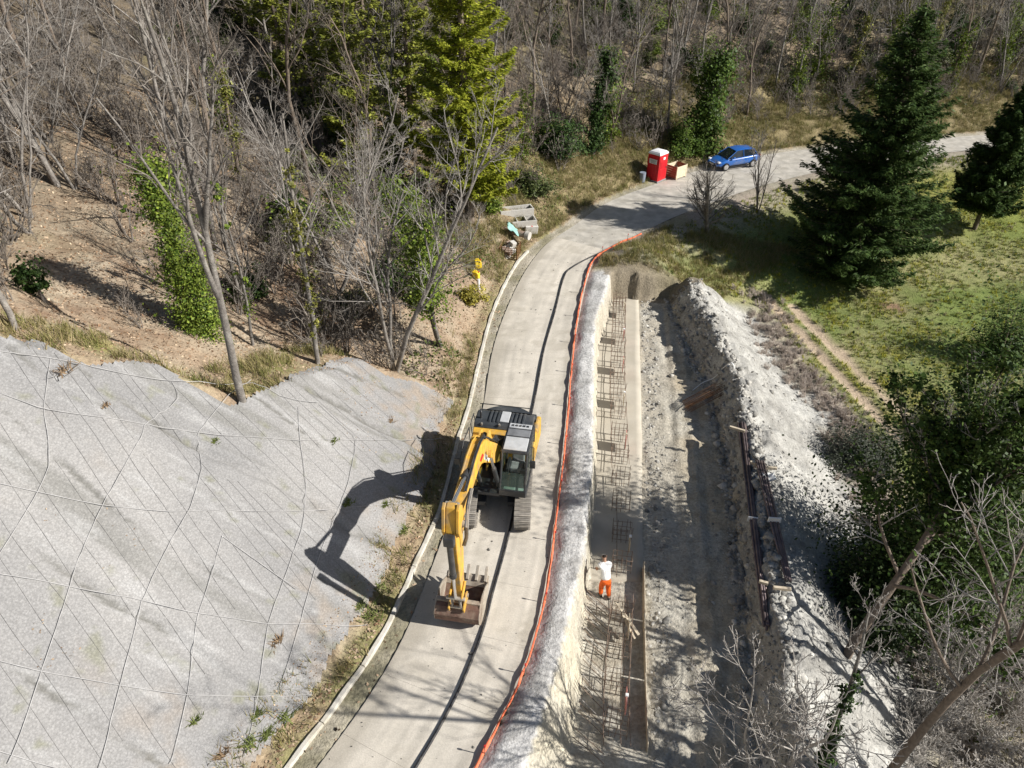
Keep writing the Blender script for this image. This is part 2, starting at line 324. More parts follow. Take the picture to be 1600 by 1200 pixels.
# net area is lowered a little: the net sheet lies on it
NETTOP = np.array([G(a, b)[:2] for a, b in [(-260, 480), (-120, 512), (0, 531), (60, 541), (125, 572), (185, 568), (240, 570), (300, 603), (345, 631), (372, 634), (430, 607), (480, 583), (545, 563), (600, 588), (650, 600), (700, 625)]])
_td, _ = polyd(X, Y, catmull(NETTOP, 6)); Z = Z - .4 * ss(-.25, -.8, _td) * ss(1.3, 1.9, dk) * (Y < 31) * (Y > -2) * (X < -1) * (X > -24)
V = np.stack([X, Y, Z], -1).reshape(-1, 3); ny, nx = X.shape
ii = np.arange(ny * nx).reshape(ny, nx)
F = np.stack([ii[:-1, :-1], ii[:-1, 1:], ii[1:, 1:], ii[1:, :-1]], -1).reshape(-1, 4)
M_ground = mat_attr("ground_soil", .96, (1.7, 9, 45), .34, .8, .08)
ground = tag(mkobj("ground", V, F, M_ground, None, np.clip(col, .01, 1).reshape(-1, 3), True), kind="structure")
def ground_normal(x, y):
    e = .15; a = height(np.array([x + e, x - e, x, x]), np.array([y, y, y + e, y - e])); n = Vector((a[1] - a[0], a[3] - a[2], 2 * e)); return n.normalized()
# ------------------------------------------------------------------ road, slabs, kerb, hose
M_road = mat("road_gravel", (.46, .43, .375), .93, vary=.22, scale=1.6, bump=.5, bscale=30, dirt=(.33, .30, .24), dirt_amt=.6)
M_slab = mat_attr("road_concrete", .92, (1.2, 22, 70), .13, .3, .02)
M_kerb = mat("kerb_concrete", (.55, .52, .455), .9, vary=.15, scale=3, bump=.3, dirt=(.36, .32, .24), dirt_amt=.9)
def resample(poly, st):
    poly = np.asarray(poly, float); L = np.concatenate([[0], np.cumsum(np.linalg.norm(np.diff(poly, axis=0), axis=1))]); n = max(2, int(L[-1] / st) + 1)
    q = np.linspace(0, L[-1], n); return np.stack([np.interp(q, L, poly[:, k]) for k in range(poly.shape[1])], 1)
plr = resample(PL, .6)
# for each left point the matching right point along the road normal
rer = resample(RE, .3)
tan = np.gradient(plr, axis=0); tan /= np.linalg.norm(tan, axis=1)[:, None]
right = np.stack([tan[:, 1], -tan[:, 0]], 1); rp = []
for p, n_ in zip(plr, right):
    v = rer - p; al = v @ n_; ac = np.abs(v @ np.array([-n_[1], n_[0]])); k = np.argmin(ac + (al < 0) * 1e3 + (al > 14) * 1e3); rp.append(p + n_ * al[k])
rp = np.array(rp)
for _ in range(6): rp[1:-1] = (rp[:-2] + 2 * rp[1:-1] + rp[2:]) / 4
nw = 9; fr = np.linspace(0, 1, nw); RV = plr[:, None, :] * (1 - fr)[None, :, None] + rp[:, None, :] * fr[None, :, None]
rz = .0 + .03 * fbm(RV[..., 0], RV[..., 1], 1.5, 3, 61); n_r = len(plr)
RV3 = np.concatenate([RV, rz[..., None] - .022], -1); idx = np.arange(n_r * nw).reshape(n_r, nw)
RF = np.stack([idx[:-1, :-1], idx[:-1, 1:], idx[1:, 1:], idx[1:, :-1]], -1).reshape(-1, 4)
road = tag(mkobj("road", RV3.reshape(-1, 3), RF, M_road, None, None, True), kind="structure")
# concrete slabs of the near stretch, one every two metres
arc = np.concatenate([[0], np.cumsum(np.linalg.norm(np.diff(plr, axis=0), axis=1))])
def road_at(s, f):
    p = np.array([np.interp(s, arc, plr[:, k]) for k in (0, 1)]); q = np.array([np.interp(s, arc, rp[:, k]) for k in (0, 1)]); return p * (1 - f) + q * f
s0 = 22.0; s_end = float(polyd(np.array([P(862, 384)[0]]), np.array([P(862, 384)[1]]), plr)[1][0]); ln = 2.05
while s0 < s_end:
    V = []; nn = 13; ffs = np.linspace(.008, .985, 30); cs = []
    for a in np.linspace(s0 + .0025, s0 + ln - .0025, nn):
        for f in ffs: q = road_at(a, f); V.append((q[0], q[1], .022 + .01 * math.sin(q[0] * 1.3 + q[1]))); cs.append((q[0], q[1], f, a))
    m = len(ffs); k = len(V); F = []
    V += [(v[0], v[1], -.06) for v in V]
    for i in range(nn - 1):
        for j in range(m - 1): F.append((i * m + j, i * m + j + 1, (i + 1) * m + j + 1, (i + 1) * m + j))
    ring = [j for j in range(m)] + [i * m + m - 1 for i in range(1, nn)] + [(nn - 1) * m + j for j in range(m - 2, -1, -1)] + [i * m for i in range(nn - 2, 0, -1)]
    F += [(ring[i], ring[i] + k, ring[(i + 1) % len(ring)] + k, ring[(i + 1) % len(ring)]) for i in range(len(ring))]
    cs = np.array(cs + cs); fx, sa = cs[:, 2], cs[:, 3]; st = fbm(fx * 26, sa * .22, 1, 3, 62); pa = fbm(cs[:, 0], cs[:, 1], 1.4, 4, 63); pb = fbm(cs[:, 0], cs[:, 1], .35, 3, 64)
    cc = np.tile(np.array([[.555, .51, .435]]), (len(cs), 1)) * (1 + .5 * st + .35 * pa + .25 * pb)[:, None]
    mud = np.clip(ss(.22, .02, fx + .25 * pa) + ss(.86, 1.0, fx + .2 * pa) * .8 + ss(.12, .3, pa + .5 * pb) * .7, 0, 1)[:, None] * .75; cc = cc * (1 - mud) + np.array([.36, .325, .265]) * mud
    wt = ((np.exp(-((fx - .34) / .07) ** 2) + np.exp(-((fx - .72) / .07) ** 2)) * ss(-.2, .25, pa + st))[:, None] * .3; cc = cc * (1 - wt) + np.array([.42, .385, .32]) * wt
    mkobj("slab", V, F, M_slab, road, np.clip(cc, .05, .8)); s0 += ln
# kerb of cast pieces
kp = np.array([P(a, b)[:2] for a, b in KERB]); kp = np.vstack([[kp[0] + (kp[0] - kp[1]) * k for k in (3, 2, 1)], kp]); kl = resample(catmull(kp, 8), .25)
kerb = None; i = 0
while i + 9 < len(kl):
    seg = kl[i:i + 9]; t_ = np.gradient(seg, axis=0); t_ /= np.linalg.norm(t_, axis=1)[:, None]; n_ = np.stack([-t_[:, 1], t_[:, 0]], 1)
    V = []; F = []; seg = seg.copy(); seg[0] += t_[0] * .01; seg[-1] -= t_[-1] * .008
    for j in range(9):
        dz = .03 * math.sin(i * 1.7 + j * .9)
        for off, z in ((-.085, -.12), (-.07, .11 + dz), (.07, .12 + dz), (.09, -.12)): q = seg[j] + n_[j] * off; V.append((q[0], q[1], z))
    for j in range(8):
        for k in range(4): F.append((j * 4 + k, j * 4 + (k + 1) % 4, (j + 1) * 4 + (k + 1) % 4, (j + 1) * 4 + k))
    F += [(3, 2, 1, 0), (32, 33, 34, 35)]
    if kerb is None: kerb = tag(mkobj("kerb", V, F, M_kerb), kind="structure")
    else: mkobj("kerb_stone", V, F, M_kerb, kerb, bevel=.015)
    i += 8
# black hose lying along the road
M_hose = mat("hose_black", (.025, .025, .028), .55, vary=.3, scale=8, dirt=(.2, .18, .15), dirt_amt=.5)
hp = np.array([P(a, b, .07) for a, b in [(985, 378), (935, 396), (893, 418), (880, 436), (866, 490), (850, 545), (838, 610), (815, 720), (797, 825), (770, 925), (754, 985), (725, 1060), (690, 1130), (640, 1215)]])
hl = catmull(hp, 6); V, F = tubes(hl[None], np.full((1, len(hl)), .045), 8)
tag(mkobj("hose", V, F, M_hose, None, None, True), "long black hose lying along the middle of the concrete road", "hose")
for k, (a, b, w) in enumerate([(835, 600, .3)]): pass

# ------------------------------------------------------------------ netted slope
M_net = None
def make_net_mat():
    m, nt, b = mat_new("slope_net_wire"); L = nt.links; tc = N(nt, "ShaderNodeTexCoord"); at = N(nt, "ShaderNodeAttribute"); at.attribute_name = "Col"
    vo = N(nt, "ShaderNodeTexVoronoi"); vo.inputs["Scale"].default_value = 15; L.new(tc.outputs["Object"], vo.inputs["Vector"])
    mr = N(nt, "ShaderNodeMapRange"); mr.inputs[1].default_value = .0; mr.inputs[2].default_value = .7; mr.inputs[3].default_value = 1.1; mr.inputs[4].default_value = .82; L.new(vo.outputs[0], mr.inputs[0])
    n1 = N(nt, "ShaderNodeTexNoise"); n1.inputs["Scale"].default_value = 26; n1.inputs["Detail"].default_value = 5; L.new(tc.outputs["Object"], n1.inputs["Vector"])
    m2 = N(nt, "ShaderNodeMapRange"); m2.inputs[1].default_value = .3; m2.inputs[2].default_value = .7; m2.inputs[3].default_value = .84; m2.inputs[4].default_value = 1.14; L.new(n1.outputs[0], m2.inputs[0])
    a = N(nt, "ShaderNodeMix", data_type='RGBA', blend_type='MULTIPLY'); a.inputs[0].default_value = 1; L.new(at.outputs[0], a.inputs[6]); L.new(mr.outputs[0], a.inputs[7])
    c = N(nt, "ShaderNodeMix", data_type='RGBA', blend_type='MULTIPLY'); c.inputs[0].default_value = 1; L.new(a.outputs[2], c.inputs[6]); L.new(m2.outputs[0], c.inputs[7])
    L.new(c.outputs[2], b.inputs["Base Color"]); b.inputs["Roughness"].default_value = .85; b.inputs["Specular IOR Level"].default_value = .2
    bp = N(nt, "ShaderNodeBump"); bp.inputs["Strength"].default_value = .5; bp.inputs["Distance"].default_value = .03; L.new(n1.outputs[0], bp.inputs["Height"]); L.new(bp.outputs[0], b.inputs["Normal"])
    return m
M_net = make_net_mat()
nxs = np.arange(-24, -1, .09); nys = np.arange(-2, 31, .09); NX, NY = np.meshgrid(nxs, nys)
top = catmull(NETTOP, 6); FUR = [16.2, 18.9, 21.4, 23.6, 26.0, 28.3, 30.8, 33.0, 35.6, 38.2, 40.5]
dt, _ = polyd(NX, NY, top); kd, ks = polyd(NX, NY, LE)
edge = .75 + .5 * fbm(ks, ks * 0, 2.2, 3, 71) + .25 * fbm(NX, NY, .5, 2, 72)
inside = (dt < .05 * fbm(NX, NY, .4, 2, 73)) & (kd > edge)
# keep only below the top line: top runs near->far from left so the slope lies to its right
def net_z(x, y):
    d_, s_ = polyd(x, y, LE); t_, _ = polyd(x, y, top)
    q = s_ + .22 * d_
    rid = .035 * fbm(q * 3.2, d_ * .5, 1.0, 3, 81) + .16 * fbm(x, y, 3.2, 3, 82)
    for i, c in enumerate(FUR): w_ = c + .9 * fbm(d_, d_ * 0 + i * 7.7, 2.2, 3, 83); rid = rid - (.13 + .05 * (i % 2)) * np.exp(-((q - w_) / (.10 + .04 * (i % 3))) ** 2) * ss(-.12, .12, fbm(d_ * 1.0, d_ * 0 + i * 3.1, 2.5, 2, 84) + .06) + .06 * np.exp(-((q - w_ - .28) / .16) ** 2)
    return height(x, y) + .13 + rid + .12 * ss(1.0, 0, -t_) * (fbm(x, y, 1.0, 2, 75) + .45)
NZ = net_z(NX, NY)
gul = fbm(ks * 2.4 + .6 * kd, kd * .25, 1.6, 4, 76); g2 = fbm(NX, NY, 3.5, 4, 77)
ncol = blend(np.broadcast_to(C3(.262, .257, .252), NX.shape + (3,)), C3(.335, .325, .312), .5 + 2.2 * g2)
ncol = blend(ncol, C3(.22, .215, .20), ss(.10, .30, gul) * .8); g3 = fbm((ks + .22 * kd) * 4, kd * .6, 1.0, 3, 85); ncol = blend(ncol, C3(.40, .395, .385), ss(.12, .3, g3) * .6)
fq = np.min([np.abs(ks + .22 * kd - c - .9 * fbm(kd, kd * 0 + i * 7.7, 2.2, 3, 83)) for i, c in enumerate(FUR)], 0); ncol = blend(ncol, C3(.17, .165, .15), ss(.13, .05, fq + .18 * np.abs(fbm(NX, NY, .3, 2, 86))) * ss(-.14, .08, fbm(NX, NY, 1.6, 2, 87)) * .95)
lit = ss(.0, .22, fbm(NX, NY, 1.3, 4, 78) + .30 * ss(3.0, .5, kd) + .22 * ss(19, 24, NY) - .12)
ncol = blend(ncol, C3(.31, .26, .21), lit * .6 * (.35 + .65 * ss(4.5, 1.5, kd) + .5 * ss(20, 24, NY)) * ss(-.2, .15, fbm(NX, NY, .35, 3, 88))); ncol = blend(ncol, C3(.21, .21, .14), ss(.2, .34, fbm(NX, NY, .45, 3, 79) + .1 * ss(3, 1, kd)) * .6)
ok = inside[:-1, :-1] & inside[1:, :-1] & inside[:-1, 1:] & inside[1:, 1:]
ii = np.arange(NX.size).reshape(NX.shape); F = np.stack([ii[:-1, :-1], ii[:-1, 1:], ii[1:, 1:], ii[1:, :-1]], -1)[ok]
used = np.unique(F); remap = np.full(NX.size, -1); remap[used] = np.arange(len(used)); Vn = np.stack([NX, NY, NZ], -1).reshape(-1, 3)[used]
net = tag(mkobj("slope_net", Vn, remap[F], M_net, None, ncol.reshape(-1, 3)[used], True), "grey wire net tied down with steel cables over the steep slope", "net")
M_cable = mat("steel_cable", (.43, .42, .41), .6, metal=.1, vary=.2, scale=5)
M_seam = mat("seam_wire", (.19, .185, .18), .8, vary=.3, scale=5)
def net_point(a, b):
    d = ray(a, b); t = np.linspace(8, 45, 900); x = d[0] * t; y = d[1] * t; z = CAM_Z + d[2] * t; h = height(x, y, False) + .06; k = int(np.argmax(z < h)); return np.array([x[k], y[k]])
def lay(name, pxs, rad, m, lift=.05, sag=0):
    w = resample(np.array([net_point(a, b) for a, b in pxs]), .22); z = net_z(w[:, 0], w[:, 1])
    if len(z) > 7: z = np.maximum(np.convolve(np.pad(z, 3, 'edge'), np.ones(7) / 7, 'valid'), z - .02)
    p = np.column_stack([w, z + lift]); V, F = tubes(p[None], np.full((1, len(p)), rad), 5); return mkobj(name, V, F, m, net, None, True)
CABLES = [
 [(-120, 535), (0, 556), (85, 567), (160, 585), (270, 600), (330, 602), (395, 604), (440, 625), (500, 637)],
 [(-120, 590), (0, 620), (70, 648), (160, 660), (310, 682), (470, 694), (560, 692), (690, 690)],
 [(-120, 735), (0, 763), (60, 775), (160, 797), (265, 805), (380, 805), (470, 804), (640, 790)],
 [(-120, 880), (0, 903), (60, 912), (225, 945), (300, 962), (420, 980), (500, 980), (575, 982)],
 [(-120, 1010), (0, 1038), (70, 1055), (190, 1075), (295, 1091), (400, 1092), (490, 1092)],
 [(-100, 1150), (0, 1178), (60, 1195), (120, 1215)],
 [(82, 567), (78, 610), (71, 648), (80, 690), (82, 735), (60, 785), (0, 878), (-60, 960)],
 [(270, 600), (285, 630), (228, 670), (224, 690), (190, 750), (162, 797), (120, 895), (70, 1050), (19, 1200)],
 [(395, 602), (310, 682), (318, 740), (300, 800), (245, 900), (225, 945), (190, 1075), (157, 1215)],
 [(467, 640), (470, 694), (480, 760), (475, 830), (450, 900), (420, 980), (405, 1090), (385, 1190)],
 [(500, 637), (560, 692), (545, 760), (505, 860), (470, 980), (440, 1080)],
 [(350, 840), (335, 900), (310, 970), (295, 1091), (270, 1200)],
 [(348, 842), (415, 890), (470, 930)]]
for c in CABLES: lay("cable", c, .010, M_cable)
# dark seam lines running down the slope between the net rolls
arcA, arcB = float(sk.min()), 0
lekd = np.concatenate([[0], np.cumsum(np.linalg.norm(np.diff(LE, axis=0), axis=1))])
for j, s in enumerate(np.arange(15.0, 44.5, .58)):
    p0 = np.array([np.interp(s, lekd, LE[:, k]) for k in (0, 1)]); p1 = np.array([np.interp(s + .05, lekd, LE[:, k]) for k in (0, 1)]); t_ = (p1 - p0) / .05; n_ = np.array([-t_[1], t_[0]]); t_ = t_ / np.linalg.norm(t_); n_ = n_ / np.linalg.norm(n_)
    d_ = np.arange(1.0, 16, .25); w = p0[None] + n_[None] * d_[:, None] - t_[None] * (d_[:, None] - 1) * .22 * -1 + t_[None] * (.22 * fbm(d_, d_ * 0 + j * 3.7, 2.5, 3, 90))[:, None]
    td, _ = polyd(w[:, 0], w[:, 1], top); kdd, _ = polyd(w[:, 0], w[:, 1], LE); okm = (td < -.15) & (kdd > 1.25)
    rr = np.random.default_rng(j); a = int(rr.integers(0, 8)); w = w[okm][a:]
    if rr.random() < .35: w = w[:max(6, int(len(w) * rr.uniform(.4, .9)))]
    if len(w) < 6: continue
    p = np.column_stack([w, net_z(w[:, 0], w[:, 1]) + .012]); V, F = tubes(p[None], (.0042 * (.6 + 1.6 * np.abs(fbm(p[:, 0] * 3 + j, p[:, 1] * 3, 1, 2, 89)) * 2))[None], 4); mkobj("seam", V, F, M_seam, net, None, True)
# ------------------------------------------------------------------ excavator
M_yel = mat("machine_yellow", (.66, .37, .05), .55, vary=.18, scale=3.5, dirt=(.30, .23, .145), dirt_amt=.9, spec=.4, bump=.05)
M_blk = mat("machine_black", (.035, .037, .04), .38, vary=.25, scale=5, dirt=(.16, .145, .12), dirt_amt=.4, spec=.5)
M_hood = mat("hood_grey_black", (.05, .055, .06), .35, vary=.25, scale=3, dirt=(.2, .19, .17), dirt_amt=.35, spec=.5)
M_trk = mat("track_steel", (.30, .275, .24), .7, metal=.2, vary=.3, scale=5, dirt=(.42, .38, .31), dirt_amt=.85, bump=.2)
M_steel = mat("chrome_rod", (.72, .72, .72), .18, metal=.9, vary=.05, scale=3)
M_rust = mat("bucket_rust", (.17, .10, .075), .75, metal=.2, vary=.35, scale=4, dirt=(.34, .27, .20), dirt_amt=.8, bump=.2)
M_worn = mat("bucket_worn", (.42, .37, .30), .6, metal=.3, vary=.25, scale=5, dirt=(.24, .16, .11), dirt_amt=.7)
M_grey = mat("cab_roof_grey", (.50, .51, .51), .4, vary=.1, scale=4, dirt=(.3, .3, .28), dirt_amt=.4, spec=.4)
M_seat = mat("seat_fabric", (.30, .31, .31), .9, vary=.2, scale=9)
M_white = mat("decal_white", (.8, .8, .78), .5, vary=.05)
M_red = mat("decal_red", (.5, .03, .025), .5, vary=.05)
def glass_mat(name, tint, alpha=.35, rough=.06):
    m, nt, b = mat_new(name); L = nt.links
    b.inputs["Base Color"].default_value = (*tint, 1); b.inputs["Roughness"].default_value = rough; b.inputs["Specular IOR Level"].default_value = .7
    t = N(nt, "ShaderNodeBsdfTransparent"); t.inputs[0].default_value = (.75, .85, .78, 1); ms = N(nt, "ShaderNodeMixShader"); ms.inputs[0].default_value = alpha
    n1 = N(nt, "ShaderNodeTexNoise"); n1.inputs["Scale"].default_value = 5; mr = N(nt, "ShaderNodeMapRange"); mr.inputs[3].default_value = alpha * .7; mr.inputs[4].default_value = min(1, alpha * 1.3)
    L.new(n1.outputs[0], mr.inputs[0]); L.new(mr.outputs[0], ms.inputs[0])
    L.new(t.outputs[0], ms.inputs[1]); L.new(b.outputs[0], ms.inputs[2]); L.new(ms.outputs[0], nt.nodes["Material Output"].inputs[0]); return m
M_glass = glass_mat("cab_glass", (.10, .14, .12), .35)
S = (-.52, 20.2, .03)
ex = tag(empty("excavator", S), "yellow tracked excavator standing on the road with its bucket resting on the concrete", "excavator")
YAW = R(-10.0); YU = R(-3.0)
def up(o): o.rotation_euler = (0, 0, YAW); return o
def un(o): o.rotation_euler = (0, 0, YU); return o
# --- tracks
def shoe_mesh():
    m = MB(); m.box(-.3, .3, -.094, .094, -.012, .02); m.box(-.3, .3, -.085, -.06, .02, .045); m.box(-.3, .3, -.012, .012, .02, .045); m.box(-.3, .3, .06, .085, .02, .045); return m.mesh("shoe", M_trk)
SHOE = shoe_mesh(); RT, HL = .41, 1.72
for sx in (-1, 1):
    cx = sx * 1.0; m = MB(); m.box(cx - .2, cx + .2, -HL, HL, .28, .62); m.box(cx - .12, cx + .12, -HL + .1, HL - .1, .6, .7)
    tr = un(m.obj("track", M_blk, ex, .03))
    per = 4 * HL + 2 * math.pi * RT; n = 48
    for i in range(n):
        s = per * i / n
        if s < 2 * HL: y, z, a = -HL + s, RT, 0
        elif s < 2 * HL + math.pi * RT: t = (s - 2 * HL) / RT; y, z, a = HL + RT * math.sin(t), RT * math.cos(t), -t
        elif s < 4 * HL + math.pi * RT: y, z, a = HL - (s - 2 * HL - math.pi * RT), -RT, math.pi
        else: t = (s - 4 * HL - math.pi * RT) / RT; y, z, a = -HL - RT * math.sin(t), -RT * math.cos(t), math.pi - t
        o = bpy.data.objects.new("shoe", SHOE); o.location = (cx, y, z + .465); o.rotation_euler = (a, 0, 0); obj_link(o, tr)
    for yy, rr, nm in ((-HL, .34, "idler"), (HL, .34, "sprocket")):
        MB().cyl((cx - .2, yy, .465), (cx + .2, yy, .465), rr, 20).obj(nm, M_trk, tr, .02)
    for yy in np.linspace(-1.3, 1.3, 7): MB().cyl((cx - .16, yy, .2), (cx + .16, yy, .2), .11, 12).obj("roller", M_trk, tr)
m = MB(); m.box(-.75, .75, -.65, .65, .45, .85)
for a in (-1, 1):
    for b in (-1, 1): m.prism([(b * .3, .5), (b * 1.15, .4), (b * 1.15, .62), (b * .3, .8)], a * .4, a * .95, 'x')
un(m.obj("undercarriage_frame", M_blk, ex, .03)); MB().cyl((0, 0, .83), (0, 0, 1.1), .62, 28).obj("slew_ring", M_trk, ex)
# --- upper body
m = MB(); m.box(-1.25, 1.27, -1.15, 2.1, 1.08, 1.28); m.box(-.55, .30, -1.3, -.9, 1.08, 1.25); up(m.obj("deck", M_blk, ex, .03))
# right-hand tank and tool box side (seen left in the picture)
m = MB(); m.prism([(-1.1, 1.28), (-1.1, 1.5), (-.75, 1.75), (-.2, 1.98), (1.05, 1.98), (1.05, 1.28)], -1.25, -.62, 'x'); up(m.obj("tank", M_yel, ex, .05))
m = MB(); m.box(-1.15, -.72, -.1, .55, 1.98, 2.0); m.box(-1.15, -.72, -.72, -.2, 1.73, 1.8, None); up(m.obj("step_plate", M_trk, ex, .01))
m = MB(); m.box(-.6, 1.05, .55, 1.05, 1.28, 1.95); up(m.obj("engine_cover", M_yel, ex, .04))
m = MB(); m.box(-.6, .24, .3, .56, 1.28, 1.7); up(m.obj("valve_cover", M_trk, ex, .03))
# yellow deck strip in front of the hood
m = MB(); m.prism([(1.0, 1.9), (1.0, 2.12), (1.3, 2.2), (1.3, 1.9)], -1.22, .9, 'x'); up(m.obj("front_panel", M_yel, ex, .03))
# black engine hood with ribs
m = MB(); prof = [(1.22, 1.5), (1.22, 2.22), (1.30, 2.36), (1.45, 2.42), (2.05, 2.40), (2.22, 2.30), (2.28, 2.1), (2.28, 1.5)]
m.prism(prof, -1.22, 1.1, 'x'); hood = up(m.obj("hood", M_hood, ex, .05))
for xx in (-.62, -.46, -.3, .22, .38, .54, .70):
    m = MB(); m.prism([(1.36, 2.39), (1.40, 2.455), (1.5, 2.47), (2.0, 2.45), (2.14, 2.38), (2.14, 2.3), (1.36, 2.3)], xx - .045, xx + .045, 'x'); m.obj("rib", M_hood, hood, .015)
m = MB(); m.box(-.22, .14, 1.42, 2.08, 2.40, 2.45); m.obj("hatch", M_grey, hood, .02)
MB().tube([(-.98, 1.55, 2.4), (-.98, 1.55, 2.72), (-.98, 1.62, 2.8)], .05, 10).obj("exhaust_pipe", M_blk, hood)
for a in ((-.9, 1.28, 2.3), (-.2, 1.28, 2.33), (.5, 1.26, 2.33), (.95, 1.35, 2.36)): MB().box(a[0] - .03, a[0] + .03, a[1] - .05, a[1] + .03, a[2], a[2] + .09).obj("latch", M_trk, hood)
# yellow side panel and counterweight
m = MB(); m.prism([(.55, 1.2), (.55, 2.1), (.8, 2.3), (2.1, 2.28), (2.45, 2.1), (2.5, 1.2)], 1.1, 1.3, 'x'); up(m.obj("side_panel", M_yel, ex, .07))
m = MB(); an = np.linspace(R(20), R(160), 15); poly = [(1.28 * math.cos(a) / math.cos(R(20)), 2.0 + .75 * (math.sin(a) - math.sin(R(20))) / (1 - math.sin(R(20)))) for a in an]
m.prism([(1.27, 2.0)] + poly + [(-1.27, 2.0)], 1.1, 2.12, 'z'); up(m.obj("counterweight", M_yel, ex, .08))
m = MB(); m.prism([(1.1, 2.27)] + [(p[0] * .9, p[1] * .95 + .08) for p in poly] + [(-1.1, 2.27)], 2.12, 2.28, 'z'); up(m.obj("rear_cover", M_hood, ex, .05))
# handrails
for pts in ([(-1.2, -1.05, 1.5), (-1.24, -1.05, 2.35), (-1.24, -.3, 2.75), (-1.22, .5, 2.75), (-1.2, .5, 1.98)], [(-.7, -1.0, 1.55), (-.66, -.95, 2.25), (-.66, -.35, 2.6), (-.66, -.3, 1.98)],
            [(-1.2, .9, 1.98), (-1.25, .9, 2.6), (-1.25, 1.4, 2.7), (-1.2, 1.4, 2.4)], [(-1.15, 2.15, 2.35), (-1.15, 2.2, 2.62), (.9, 2.2, 2.62), (.9, 2.15, 2.35)]):
    up(MB().tube(pts, .02, 8).obj("handrail", M_blk, ex))
MB_ = MB(); MB_.box(-1.42, -1.22, -1.1, -1.05, 2.25, 2.55); up(MB_.obj("mirror", M_blk, ex, .02))
# --- cab
X0, X1 = .28, 1.27
m = MB(); m.prism([(-1.38, 1.25), (-1.40, 1.55), (-1.33, 1.55), (-1.3, 1.33), (.72, 1.33), (.72, 1.9), (.80, 1.9), (.80, 1.25)], X0, X1, 'x'); cab = up(m.obj("cab", M_blk, ex, .02))
def post(a, b, r=.045): return MB().tube([a, b], r, 6).obj("pillar", M_blk, cab)
for xx in (X0 + .04, X1 - .04):
    post((xx, -1.37, 1.5), (xx, -.84, 2.93)); post((xx, -.05, 1.3), (xx, .0, 2.93), .05); post((xx, .76, 1.3), (xx, .74, 2.93), .06); post((xx, -1.37, 1.56), (xx, -.05, 1.62), .03)
post((X0, -1.37, 1.56), (X1, -1.37, 1.56), .03); post((X0, .76, 2.0), (X1, .76, 2.0), .04)
m = MB(); m.prism([(-.90, 2.90), (-.86, 2.99), (-.1, 3.04), (.72, 3.02), (.80, 2.9)], X0 - .01, X1 + .01, 'x'); rf = m.obj("roof", M_blk, cab, .04)
m = MB(); m.prism([(-.80, 3.0), (-.78, 3.03), (-.12, 3.065), (-.1, 3.0)], X0 + .06, X1 - .08, 'x'); m.obj("roof_hatch", M_grey, rf, .015)
m = MB(); m.prism([(-.04, 3.0), (-.04, 3.055), (.34, 3.06), (.36, 3.0)], X0 + .06, X1 - .08, 'x'); m.obj("roof_panel", mat("roof_dark_grey", (.20, .205, .21), .35, vary=.3, scale=3, spec=.6), rf, .015)
m = MB(); m.prism([(.42, 3.0), (.42, 3.05), (.68, 3.05), (.70, 3.0)], X0 + .06, X1 - .08, 'x'); m.obj("roof_panel", M_grey, rf, .02)
for k in range(5): MB().box(X0 + .16 + k * .14, X0 + .24 + k * .14, .5, .58, 3.045, 3.075).obj("roof_vent", M_blk, rf)
def pane(q): return mkobj("pane", q, [(0, 1, 2, 3)], M_glass, cab)
pane([(X0 + .08, -1.385, 1.58), (X1 - .08, -1.385, 1.58), (X1 - .08, -1.12, 2.2), (X0 + .08, -1.12, 2.2)])
pane([(X0 + .06, -1.36, 1.38), (X1 - .06, -1.36, 1.38), (X1 - .06, -1.385, 1.54), (X0 + .06, -1.385, 1.54)])
for xx in (X0 + .01, X1 - .01):
    pane([(xx, -1.3, 1.66), (xx, -.1, 1.68), (xx, -.06, 2.88), (xx, -.86, 2.88)]); pane([(xx, .04, 1.45), (xx, .70, 1.45), (xx, .68, 2.86), (xx, .05, 2.86)])
pane([(X0 + .08, .77, 2.05), (X1 - .08, .77, 2.05), (X1 - .08, .75, 2.86), (X0 + .08, .75, 2.86)])
mkobj("toe_window", [(X0 + .12, -1.34, 1.345), (X1 - .12, -1.34, 1.345), (X1 - .12, -.98, 1.345), (X0 + .12, -.98, 1.345)], [(0, 1, 2, 3)], mat("toe_glass", (.30, .40, .36), .15, vary=.15, spec=.6), cab)
m = MB(); m.box(.50, 1.02, -.42, .10, 1.55, 1.78); m.prism([(.05, 1.7), (.2, 2.55), (.32, 2.55), (.2, 1.7)], .52, 1.0, 'x'); m.box(.62, .9, .14, .26, 2.5, 2.75); m.obj("seat", M_seat, cab, .05)
for xx in (.40, 1.06): m = MB(); m.box(xx, xx + .11, -.65, .0, 1.7, 1.95); m.tube([(xx + .05, -.6, 1.9), (xx + .05, -.62, 2.15)], .025, 8); m.obj("console", M_blk, cab, .02)
for xx in (.62, .82): MB().tube([(xx, -.95, 1.33), (xx, -1.0, 1.7), (xx, -.95, 1.85)], .018, 6).obj("lever", M_blk, cab)
m = MB(); m.box(.98, 1.18, -.95, -.85, 1.95, 2.2); m.obj("monitor", M_blk, cab, .01)
up(MB().box(1.30, 1.50, -.62, -.55, 2.05, 2.4).obj("mirror", M_blk, ex, .02)); up(MB().tube([(1.25, -.6, 2.3), (1.42, -.58, 2.3)], .015, 6).obj("mirror_arm", M_blk, ex))
up(MB().tube([(1.28, -.02, 1.5), (1.36, -.02, 1.55), (1.36, .02, 2.5), (1.28, .02, 2.55)], .018, 6).obj("handrail", M_blk, ex))
